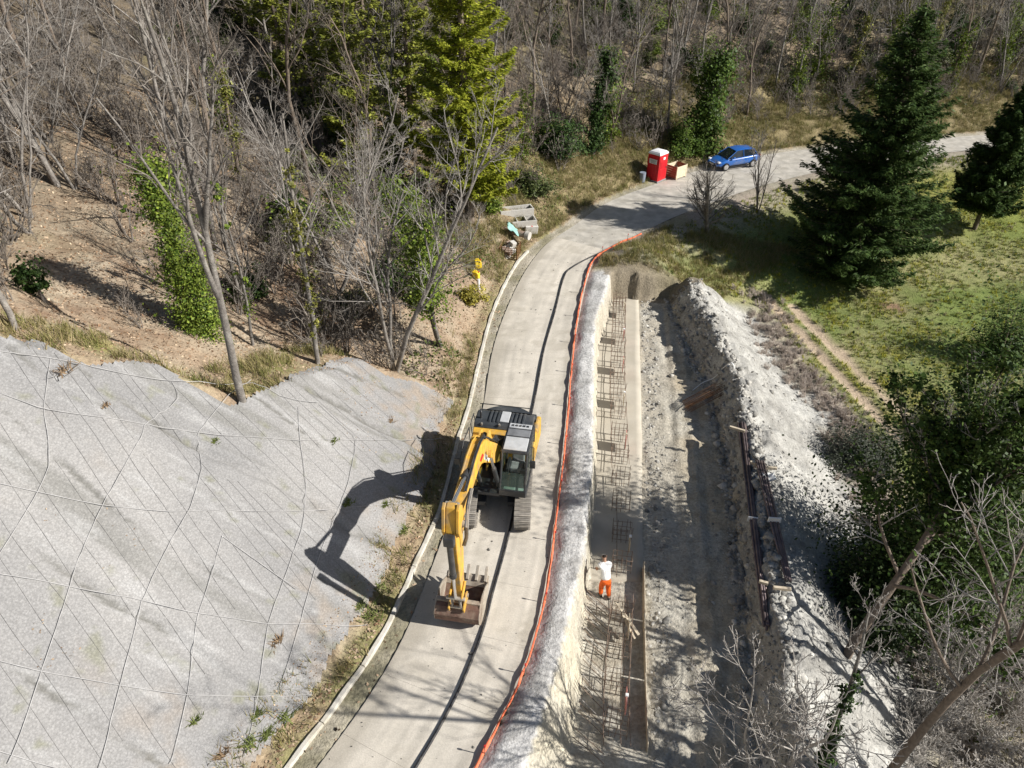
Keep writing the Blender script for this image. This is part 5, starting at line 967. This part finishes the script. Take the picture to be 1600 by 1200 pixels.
bush(207, 0, 0, (1.8, 1.8, 13.0), 38000, .14, (.028, .055, .013), (.085, .13, .03), "tall dark ivy mass under the leaning tree's crown", name="ivy_thicket", loc=(16.0, 17.7, hz(16.0, 17.7)))
bush(208, 1560, 560, (1.5, 1.3, 3.4), 7000, .13, (.03, .065, .012), (.08, .13, .028), "round green bush with bare twigs at the field's edge")
bush(209, 735, 470, (.9, .8, 1.0), 2200, .12, (.22, .20, .04), (.40, .34, .06), "yellow leaved shrub in the verge by the kerb")
bush(210, 830, 300, (1.6, 1.3, 1.5), 4000, .16, (.05, .075, .02), (.12, .14, .05), "olive green bramble bush above the dumped troughs")
# ---- conifers
def conifer(seed, px, py, H, Rm, zb, c0, c1, label, mtr=None, **kw):
    g = G(px, py); t, f = fir(seed, H, Rm, zb, c0, c1, **kw); r_ = tag(empty("conifer", g), label, "tree"); mkobj("trunk", *t, mtr or M_barkd, r_, None, True); mkobj("crown", f[0], f[1], M_needle, r_, f[2]); return r_
FD = ((.036, .072, .02), (.10, .15, .04))
conifer(301, 1322, 424, 16.5, 5.0, .3, *FD, "huge dark green fir with drooping boughs at the field's upper corner", whorl=.27, nb=15, q=260, ln=.36, wd=.095, droop=.2, lift=.35, pw=.72, irr=.34)
conifer(302, 1522, 358, 11.0, 2.7, 1.6, *FD, "smaller dark fir with a bare lower trunk alone in the field", whorl=.28, nb=14, q=260, ln=.33, wd=.09, droop=.05, lift=.5, pw=.8)
YG = ((.19, .24, .022), (.44, .45, .055))
conifer(303, 734, 345, 20.0, 2.7, 2.0, *YG, "bright yellow green conifer rising above the dumped troughs", whorl=.40, nb=11, q=300, ln=.27, wd=.10, droop=.35, irr=.45, pw=.45, lift=.3)
for k, (px, py, H, Rm, lab) in enumerate([(648, 250, 14, 2.0, "dark olive conifer just behind the bright yellow green one"), (585, 190, 14, 2.3, "broad olive conifer half hidden by bare twigs on the hill"), (500, 130, 13, 2.2, "olive green conifer among the bare trees high on the hill"), (420, 70, 12, 3.0, "furthest olive conifer at the upper edge of the wood"), (690, 130, 14, 2.4, "tall green conifer on the hill above the yellow green one"), (540, 235, 11, 1.9, "olive conifer among twigs below the broad olive one"), (460, 175, 11, 1.9, "thin olive conifer behind the tall leaning tree's crown"), (610, 95, 13, 2.4, "bushy olive conifer at the top of the wooded hill"), (545, 40, 13, 3.2, "pale olive conifer on the crest of the wooded hill"), (470, 25, 12, 3, "round topped olive conifer on the crest"), (570, 300, 11, 2.4, "young olive conifer low in the wood among bare stems")]):
    conifer(310 + k, px, py, H, Rm, 1.5, (.16, .19, .035), (.36, .37, .07), lab, whorl=.6, nb=8, q=150, ln=.30, wd=.13, droop=.3, irr=.4, pw=.5)
# ---- the wood: bare trees on the hill
rg = np.random.default_rng(77)
protos = [tree_meshes(401, M_bark, M_twig, H=12, r0=.12, n=(10, 6, 4, 3)), tree_meshes(402, M_bark, M_twigp, H=11, r0=.09, n=(10, 5, 5, 2), stems=2, ang=(20, 50), wander=.09), tree_meshes(403, M_barkd, M_twig, H=13, r0=.14, n=(9, 6, 5, 3), wander=.10),
          tree_meshes(404, M_bark, M_twigp, H=9, r0=.08, n=(10, 5, 5, 2), f0=.2, ang=(30, 70), stems=2, wander=.08), tree_meshes(405, M_barkd, M_twig, H=10, r0=.08, n=(10, 6, 4, 3), stems=3, f0=.25, wander=.1), tree_meshes(406, M_bark, M_twig, H=12, r0=.11, n=(10, 6, 4, 3), fork=True, f0=.4, wander=.08)]
iv_pts = resample(trunk_path(np.random.default_rng(5), 7, .1)[0][0], .2); iva = [mkmesh("ivy", *((lambda q: (q[0], q[1], M_leaf, q[2]))(ivy_leaves(np.random.default_rng(500 + i), iv_pts[:int(len(iv_pts) * f)], np.full(len(iv_pts), r_), n, .15, *c)))) for i, (f, r_, n, c) in enumerate([(.9, .5, 2200, IVB), (.6, .8, 2600, IVD), (1, .3, 1200, ((.14, .16, .03), (.26, .25, .07)))])]
def project(x, y, z): dp_ = y * CP + (CAM_Z - z) * SP; return 800 + FPX * x / dp_, 600 + FPX * ((CAM_Z - z) * CP - y * SP) / dp_
pts = []; cand = np.column_stack([rg.uniform(-62, 78, 9000), rg.uniform(12, 118, 9000)]); chz = height(cand[:, 0], cand[:, 1], False); cdk, csk = polyd(cand[:, 0], cand[:, 1], LE); ce = cdk - STRIP - Dn(csk); ppx, ppy = project(cand[:, 0], cand[:, 1], chz); cn = fbm(cand[:, 0], cand[:, 1], 10, 3, 600)
for i in range(len(cand)):
    if ce[i] < 2.2 or not (-60 < ppx[i] < 1660) or not (-40 < ppy[i] < 700): continue
    if (60 < ppx[i] < 330 and 300 < ppy[i] < 535) or (ppx[i] < 480 and ppy[i] > 500): continue
    if 640 < ppx[i] < 850 and 200 < ppy[i] < 480 and rg.random() < .8: continue
    if 860 < ppx[i] < 1010 and 90 < ppy[i] < 215 and rg.random() < .6: continue
    if 700 < ppx[i] < 860 and 330 < ppy[i]: continue
    if 990 < ppx[i] < 1200 and ppy[i] > 205: continue
    if 130 < ppx[i] < 250 and ppy[i] < 300 and rg.random() < .75: continue
    if 360 < ppx[i] < 700 and ppy[i] < 260 and rg.random() < .6: continue
    md = 2.2 if cn[i] > 0 else 3.1
    if any((cand[i, 0] - p[0]) ** 2 + (cand[i, 1] - p[1]) ** 2 < md * md for p in pts): continue
    pts.append((cand[i, 0], cand[i, 1], chz[i], ppx[i], ppy[i]))
pts.sort(key=lambda p: p[1]); pts = pts[:290]
zone = lambda px: 0 if px < 330 else (1 if px < 820 else (2 if px < 1180 else 3))
LB = ["bare grey tree on the leafy hillside above the netted slope", "bare grey tree in the wood around the olive conifers", "bare grey tree on the hill behind the portable toilet", "bare grey tree in the wood beyond the road past the blue car"]
LI = [s.replace("bare grey tree", "ivy clad leafless tree") for s in LB]
ADJ = ['straight single stemmed', 'pale twin stemmed', 'brown crooked', 'low spreading', 'brown many stemmed', 'forked grey']
for i, (x, y, z, px, py) in enumerate(pts):
    k = int(rg.integers(0, 6)); zn = zone(px); k = int(rg.choice([1, 3])) if zn == 3 and rg.random() < .6 else k; ivy = rg.random() < (.10, .30, .35, .45)[zn]; s_ = rg.uniform(.7, 1.15)
    t_ = place_tree("bare_tree", "tree", (LI if ivy else LB)[zn].replace('grey tree', ADJ[k] + ' tree').replace('leafless tree', ADJ[k] + ' tree'), (x, y, z), protos[k][0], protos[k][1], None, None, rg.uniform(0, 6.28), s_, ("ivy clad trees " if ivy else "bare trees ") + ["above the net", "mid wood", "behind the toilet", "past the car"][zn], lean=(rg.normal(.03 if x < 0 else 0, .04), rg.normal(0, .04)))
    if ivy: o = bpy.data.objects.new("ivy", iva[int(rg.integers(0, 3))]); obj_link(o, t_)
# evergreen shrubs in the wood
eb = []
for i, (R3, c) in enumerate([((1.3, 1.2, 1.7), IVD), ((1.0, 1.1, 2.4), IVB), ((1.5, 1.4, 1.3), ((.06, .085, .03), (.16, .17, .07)))]):
    o = bush(640 + i, 0, 0, R3, 2400, .16, *c, "x", loc=(0, 0, -50)); eb.append([ch.data for ch in o.children]); [bpy.data.objects.remove(ch) for ch in list(o.children)]; bpy.data.objects.remove(o)
cnt = 0
for i in rg.permutation(len(cand)):
    if ce[i] < 1.5 or not (-40 < ppx[i] < 1640) or not (0 < ppy[i] < 560) or (20 < ppx[i] < 330 and 250 < ppy[i]) or (ppx[i] < 480 and ppy[i] > 480): continue
    if rg.random() > (.25 if ppx[i] < 360 else .8): continue
    k = int(rg.integers(0, 3)); zn = zone(ppx[i]); r_ = tag(empty("evergreen_shrub", (cand[i, 0], cand[i, 1], chz[i]), rg.uniform(0, 6.28)), ["dark leafy shrub", "bright green shrub", "olive leafy shrub"][k] + " among the bare trees " + ["above the netted slope", "near the olive conifers", "behind the portable toilet", "beyond the road past the car"][zn], "bush", "shrubs in the wood"); r_.scale = (rg.uniform(.6, 1.2),) * 3
    for nm, me in zip(("stems", "foliage"), eb[k]): obj_link(bpy.data.objects.new(nm, me), r_)
    cnt += 1
    if cnt >= 85: break
# ------------------------------------------------------------------ stuff: undergrowth, litter, grass, rubble
def scatter(meshes, xs, ys, sc, rg, tilt=.1, sink=.0, flat=1.0):
    out = []; zs = height(xs, ys); an = rg.uniform(0, 6.28, len(xs)); which = rg.integers(0, len(meshes), len(xs))
    for m_i, m_ in enumerate(meshes):
        sel = np.where(which == m_i)[0]
        if not len(sel): continue
        v = np.asarray(m_[0]); ca = np.cos(an[sel])[:, None]; sa = np.sin(an[sel])[:, None]; s_ = sc[sel][:, None]; tx = rg.normal(0, tilt, len(sel))[:, None]
        X_ = (v[None, :, 0] * ca - v[None, :, 1] * sa) * s_ + v[None, :, 2] * s_ * tx + xs[sel][:, None]; Y_ = (v[None, :, 0] * sa + v[None, :, 1] * ca) * s_ + ys[sel][:, None]; Z_ = v[None, :, 2] * s_ * flat + zs[sel][:, None] - sink
        F = (np.asarray(m_[1])[None] + (np.arange(len(sel)) * len(v))[:, None, None]).reshape(-1, m_[1].shape[1]); V = np.stack([X_, Y_, Z_], -1).reshape(-1, 3)
        if len(m_) > 2:
            C = (m_[2][None] * (1 + rg.normal(0, .2, (len(sel), 1, 1)))).reshape(-1, 3); out.append((V, F, np.clip(C, .01, 1)))
        else: out.append((V, F))
    return join(out)
def gn_scatter(name, meshes, mat_, xs, ys, sc, rg, tilt=.1, sink=0.0):
    """one stuff object: points on the ground that carry copies of a few plant shapes (geometry nodes)"""
    n = len(xs); me = bpy.data.meshes.new(name); V = np.column_stack([xs, ys, height(xs, ys) - sink]).astype(np.float32); me.vertices.add(n); me.vertices.foreach_set("co", V.ravel())
    a = me.attributes.new("p_rot", 'FLOAT_VECTOR', 'POINT'); a.data.foreach_set("vector", np.column_stack([rg.normal(0, tilt, n), rg.normal(0, tilt, n), rg.uniform(0, 6.28, n)]).astype(np.float32).ravel())
    a = me.attributes.new("p_scl", 'FLOAT', 'POINT'); a.data.foreach_set("value", np.asarray(sc, np.float32)); a = me.attributes.new("p_idx", 'INT', 'POINT'); a.data.foreach_set("value", rg.integers(0, len(meshes), n).astype(np.int32))
    me.materials.append(mat_); o = obj_link(bpy.data.objects.new(name, me)); g = bpy.data.node_groups.new(name, 'GeometryNodeTree'); g.interface.new_socket("Geometry", in_out='INPUT', socket_type='NodeSocketGeometry'); g.interface.new_socket("Geometry", in_out='OUTPUT', socket_type='NodeSocketGeometry')
    gi = g.nodes.new("NodeGroupInput"); go = g.nodes.new("NodeGroupOutput"); ip = g.nodes.new("GeometryNodeInstanceOnPoints"); gt = g.nodes.new("GeometryNodeGeometryToInstance"); L = g.links
    for m_ in meshes:
        po = bpy.data.objects.new("plant_shape", mkmesh("plant_shape", m_[0], m_[1], mat_, m_[2] if len(m_) > 2 else None)); oi = g.nodes.new("GeometryNodeObjectInfo"); oi.inputs["Object"].default_value = po; oi.transform_space = 'ORIGINAL'; L.new(oi.outputs["Geometry"], gt.inputs[0])
    def na(nm, ty): q = g.nodes.new("GeometryNodeInputNamedAttribute"); q.data_type = ty; q.inputs["Name"].default_value = nm; return next(z for z in q.outputs if z.enabled and z.name == "Attribute")
    ip.inputs["Pick Instance"].default_value = True; L.new(gi.outputs[0], ip.inputs["Points"]); L.new(gt.outputs[0], ip.inputs["Instance"]); L.new(na("p_idx", 'INT'), ip.inputs["Instance Index"]); L.new(na("p_rot", 'FLOAT_VECTOR'), ip.inputs["Rotation"]); L.new(na("p_scl", 'FLOAT'), ip.inputs["Scale"]); L.new(ip.outputs[0], go.inputs[0])
    md = o.modifiers.new("scatter", 'NODES'); md.node_group = g; return o
def shrub(seed, H, n=(7, 5, 3), stems=5, rmin=.006):
    (tv, tf), (cv, cf), _, _ = bare_tree(seed, H, .03, (n[0], n[1], n[2], 0), f0=.15, stems=stems, ang=(20, 60), wander=.12, rmin=rmin, spread=.5); V, F, _ = join([(tv, tf), (cv, cf)]); return V, F
def vis(xs, ys, m=60):
    px, py = project(xs, ys, height(xs, ys, False)); return (px > -m) & (px < 1600 + m) & (py > -m) & (py < 1260)
sh = [shrub(700 + i, 1.8 + .4 * (i % 3), (5, 4, 3), 4, .009) for i in range(5)]
c_ = np.column_stack([rg.uniform(-55, 75, 9000), rg.uniform(14, 112, 9000)]); d_, s__ = polyd(c_[:, 0], c_[:, 1], LE); e_ = d_ - STRIP - Dn(s__); px_, py_ = project(c_[:, 0], c_[:, 1], height(c_[:, 0], c_[:, 1], False))
keep = (e_ > 1.0) & vis(c_[:, 0], c_[:, 1]) & ~((px_ > 20) & (px_ < 310) & (py_ > 330) & (py_ < 560) & (rg.random(len(c_)) < .93)) & ~((py_ > 520) & (px_ < 470)); c_ = c_[keep][:1800]
tag(gn_scatter("undergrowth", sh, M_twig, c_[:, 0], c_[:, 1], rg.uniform(.6, 1.5, len(c_)), rg, .15), "tangled bare twigs and brambles covering the floor of the wood", "undergrowth", kind="stuff")
# brambles with leaves on the banks by the bend
nb = 60000; xs = rg.uniform(-12, 66, 140000); ys = rg.uniform(26, 95, 140000); d_, s__ = polyd(xs, ys, LE); nn_ = fbm(xs, ys, 3.5, 3, 640); ok_ = (d_ > .8) & (d_ < 40) & (nn_ > .05) & vis(xs, ys); xs = xs[ok_][:nb]; ys = ys[ok_][:nb]; zz = height(xs, ys) + rg.uniform(.05, 1.3, len(xs)) * ss(.03, .18, nn_[ok_][:nb])
C = np.column_stack([xs, ys, zz]); Nn = unit(np.array([.2, -.1, .8]) + rg.normal(0, .5, C.shape)); D = unit(np.cross(Nn, rg.normal(size=C.shape))); V, F = rhomb(C, D, Nn, .17, .12); tag(mkobj("bramble_leaves", V, F, M_leaf, None, leafcol(rg, len(C), (.05, .085, .02), (.17, .18, .06))), "green bramble leaves over the bank beyond the road", "bramble", kind="stuff")
# pinkish brush along the outer edge of the spoil and the shaded bank
shb = [shrub(720 + i, .6, (5, 4, 2), 6, .005) for i in range(4)]
ys = rg.uniform(12, 41, 560); xs = xO(ys) + rg.normal(.5, .7, 560) + ss(20, 12, ys) * rg.uniform(0, 5, 560); tag(gn_scatter("brushwood", shb, mat("twig_pink", (.50, .43, .37), .9, vary=.3, scale=2), xs, ys, rg.uniform(.5, 1.4, 560), rg, .3), "low pinkish brushwood along the outer edge of the spoil bank", "brushwood", kind="stuff")
px_ = rg.uniform(1420, 1640, 100); py_ = rg.uniform(930, 1240, 100); hb = np.array([G(a, b)[:2] for a, b in zip(px_, py_)]); tag(gn_scatter("hollow_brush", [shrub(780 + i, 1.7, (6, 5, 3), 5, .009) for i in range(4)], mat("twig_ash", (.44, .41, .37), .9, vary=.2, scale=3), hb[:, 0], hb[:, 1], rg.uniform(.6, 1.3, 100), rg, .2), "pale bare twigs tangled in the hollow below the white slope", "brushwood", kind="stuff")
# leaf litter
def litter_pts(n, f):
    xs = rg.uniform(-32, 30, n); ys = rg.uniform(6, 62, n); return f(xs, ys)
xs = rg.uniform(-30, 14, 420000); ys = rg.uniform(8, 62, 420000); d_, s__ = polyd(xs, ys, LE); e_ = d_ - STRIP - Dn(s__); nn_ = fbm(xs, ys, 1.5, 3, 650); tdist, _ = polyd(xs, ys, top)
ok_ = ((e_ > 0) & (e_ < 22)) | ((d_ > .15) & (d_ < 1.5)) | ((d_ > 0) & (e_ < 0) & (nn_ > .10 + .018 * d_) & (rg.random(len(xs)) < .3)) | ((d_ < 0) & (d_ > -.9) & (ys < 40) & (rg.random(len(xs)) < .12)); ok_ &= vis(xs, ys, 20)
xs = xs[ok_][:70000]; ys = ys[ok_][:70000]; innet = (polyd(xs, ys, top)[0] < 0) & (polyd(xs, ys, LE)[0] > .7) & (ys < 30); z = np.where(innet, net_z(xs, ys), height(xs, ys)) + .02
C = np.column_stack([xs, ys, z]); Nn = unit(np.array([0, 0, 1]) + rg.normal(0, .4, C.shape)); D = unit(np.cross(Nn, rg.normal(size=C.shape))); s_ = rg.uniform(.05, .15, len(C)) * np.where(innet, .55, 1); V, F = rhomb(C, D, Nn, s_, s_ * .7)
tag(mkobj("leaf_litter", V, F, mat_attr("dry_leaf", .9, (6,), .2, 0), None, leafcol(rg, len(C), (.20, .115, .065), (.50, .39, .27), .25)), "fallen brown leaves strewn over the slope and verge", "leaf litter", kind="stuff")
# grass: short green field grass, dry tufts by the verge and knoll
def tuft(seed, n, h, w):
    r_ = np.random.default_rng(seed); a = r_.uniform(0, 6.28, n); l_ = r_.uniform(.2, .7, n) * h; b = r_.normal(0, h * .25, (n, 2)); V = np.zeros((n, 3, 3)); V[:, 0, :2] = b + np.stack([-np.sin(a), np.cos(a)], 1) * w / 2; V[:, 1, :2] = b - np.stack([-np.sin(a), np.cos(a)], 1) * w / 2; V[:, 2, :2] = b + np.stack([np.cos(a), np.sin(a)], 1) * l_[:, None]; V[:, 2, 2] = h * r_.uniform(.5, 1, n); return V.reshape(-1, 3), np.arange(n * 3).reshape(-1, 3)
def tuftc(seed, n, h, w, c0, c1):
    V, F = tuft(seed, n, h, w); r_ = np.random.default_rng(seed); c = np.array(c0) + (np.array(c1) - np.array(c0)) * r_.random((n, 1)); return V, F, np.repeat(c, 3, 0)
M_grass = mat_attr("grass_blade", .8, (3,), .2, 0, translucent=.15)
xs = rg.uniform(8, 62, 90000); ys = rg.uniform(12, 66, 90000); d_, _ = polyd(xs, ys, RE); nn_ = fbm(xs, ys, 1.2, 4, 102); ok_ = (-d_ > 1.2) & ((xs > xO(ys) + 1.2) | (ys > 40)) & vis(xs, ys, 20) & (nn_ + rg.normal(0, .12, len(xs)) > -.1); xs = xs[ok_][:32000]; ys = ys[ok_][:32000]
for pxs in ([(1196, 462), (1250, 520), (1300, 575), (1355, 632), (1420, 700)], [(1240, 480), (1290, 530), (1340, 580), (1400, 636), (1470, 700)]):
    tp = np.array([G(a, b)[:2] for a, b in pxs]); dd, _ = polyd(xs, ys, catmull(tp, 4)); m_ = np.abs(dd) > .38; xs, ys = xs[m_], ys[m_]
TU = ([tuftc(740 + i, 8, .16, .03, *c) for i, c in enumerate([((.13, .18, .04), (.24, .30, .07)), ((.16, .20, .05), (.30, .32, .09)), ((.26, .24, .13), (.38, .34, .19)), ((.30, .30, .03), (.44, .40, .04))])]); tag(gn_scatter("field_grass", TU, M_grass, xs, ys, rg.uniform(.6, 1.6, len(xs)), rg), "short green and yellow grass covering the field", "grass", kind="stuff")
xs = rg.uniform(-28, 62, 300000); ys = rg.uniform(8, 78, 300000); d_, s__ = polyd(xs, ys, LE); d2, _ = polyd(xs, ys, RE); d2 = -d2; e_ = d_ - STRIP - Dn(s__); nn_ = fbm(xs, ys, 1.6, 3, 660)
verge = (d_ > .2) & (d_ < 1.6) & (nn_ > -.05); bank = (d_ > .3) & (d_ < 5) & (ys > 36) & (nn_ > -.1); knoll = (ys > 39.6) & (ys < 46) & (d2 > .6) & (d2 < 7) & (nn_ > -.15); lip = (e_ > .1) & (e_ < 2.6) & (xs < -7) & (nn_ > -.05); far = (d_ > .2) & (d_ < 9) & (xs > 8) & (nn_ > -.2)
ok_ = (verge & (rg.random(len(xs)) < .6) | bank | knoll | lip | far) & vis(xs, ys, 20); xs = xs[ok_][:24000]; ys = ys[ok_][:24000]
TU = ([tuftc(760 + i, 10, .38, .022, *c) for i, c in enumerate([((.26, .21, .10), (.42, .35, .19)), ((.20, .19, .07), (.33, .28, .12)), ((.13, .15, .04), (.25, .24, .08))])]); tag(gn_scatter("dry_grass", TU, M_grass, xs, ys, rg.uniform(.5, 1.4, len(xs)), rg, .2), "dry straw coloured grass tufts on verges and knoll", "grass", kind="stuff")
# weeds growing through the net
for k, (px, py, s_) in enumerate([(333, 695, .22), (95, 585, .5), (520, 692, .2), (540, 790, .3), (165, 640, .2), (575, 965, .55), (560, 950, .3), (630, 830, .35), (300, 1130, .25), (430, 1005, .3), (385, 1165, .5), (415, 1150, .3), (440, 1120, .55), (345, 1180, .3), (400, 1120, .22), (600, 790, .25), (610, 660, .25), (590, 920, .4)]):
    w_ = net_point(px, py); z = float(net_z(np.array([w_[0]]), np.array([w_[1]]))[0]); dryw = k in (1, 4, 9, 13, 16); V, F, C = tuftc(800 + k, 45 + 15 * (k % 4), s_ * .7, .022, *(((.22, .15, .09), (.36, .26, .16)) if dryw else ((.10, .14, .03), (.26, .27, .10)))); V = V * np.array([2.2, 1.8, .8]); r_ = mkobj("weed", V, F, M_grass, None, C); r_.location = (w_[0], w_[1], z - .02)
    tag(r_, ("dry brown weed tuft poking through the grey net" if dryw else "small green weed tuft poking through the grey net"), "weed", "dry weeds in the net" if dryw else "green weeds in the net")
# rubble
def rock(seed):
    r_ = np.random.default_rng(seed); t = (1 + 5 ** .5) / 2; v = unit(np.array([(-1, t, 0), (1, t, 0), (-1, -t, 0), (1, -t, 0), (0, -1, t), (0, 1, t), (0, -1, -t), (0, 1, -t), (t, 0, -1), (t, 0, 1), (-t, 0, -1), (-t, 0, 1)], float)) * r_.uniform(.65, 1.25, (12, 1)) * np.array([1, .8, .65])
    return v, np.array([(0, 11, 5), (0, 5, 1), (0, 1, 7), (0, 7, 10), (0, 10, 11), (1, 5, 9), (5, 11, 4), (11, 10, 2), (10, 7, 6), (7, 1, 8), (3, 9, 4), (3, 4, 2), (3, 2, 6), (3, 6, 8), (3, 8, 9), (4, 9, 5), (2, 4, 11), (6, 2, 10), (8, 6, 7), (9, 8, 1)])
rk = [rock(900 + i) for i in range(8)]; rk = [(v, f, np.tile(np.array([[.36, .345, .31]]) * (.7 + .08 * i), (12, 1))) for i, (v, f) in enumerate(rk)]
def strip(n, fa, fb, y0=9, y1=39): ys = rg.uniform(y0, y1, n); u = rg.random(n); return fa(ys) * (1 - u) + fb(ys) * u, ys
P_ = [strip(4200, lambda y: xF2(y) - .5, lambda y: xC(y) + .6), strip(900, lambda y: xF1(y) + .15, lambda y: xF1(y) + 1.0), strip(500, lambda y: xF1(y) + .2, lambda y: xF2(y)), strip(1300, xC, xO)]
S_ = [rg.lognormal(-2.75, .6, 4200), rg.lognormal(-2.9, .45, 900), rg.lognormal(-3.4, .5, 500), rg.lognormal(-3.1, .55, 1300)]
xs = np.concatenate([p[0] for p in P_]); ys = np.concatenate([p[1] for p in P_]); V, F, C = scatter(rk, xs, ys, np.clip(np.concatenate(S_), .02, .28), rg, .2, .01); tag(mkobj("rubble", V, F, mat_attr("rubble_stone", .95, (3, 12), .25, .4), None, C), "broken grey clods and stones along the trench and spoil bank", "rubble", kind="stuff")
# a few clods and stains on the road surface
xs = rg.uniform(-8, 7, 3000); ys = rg.uniform(9, 45, 3000); a_, _ = polyd(xs, ys, PL); b_, _ = polyd(xs, ys, RE); ok_ = (a_ < -.1) & (b_ > .1) & (rg.random(3000) < .25); xs = xs[ok_]; ys = ys[ok_]; V, F, C = scatter(rk[:4], xs, ys, rg.lognormal(-4.0, .5, len(xs)), rg, .2, -.1); C = C * .55
V[:, 2] += .02; tag(mkobj("road_clods", V, F, mat_attr("clod_soil", .95, (6,), .2, 0), None, C), "small dark soil crumbs scattered on the concrete road", "soil crumbs", kind="stuff")
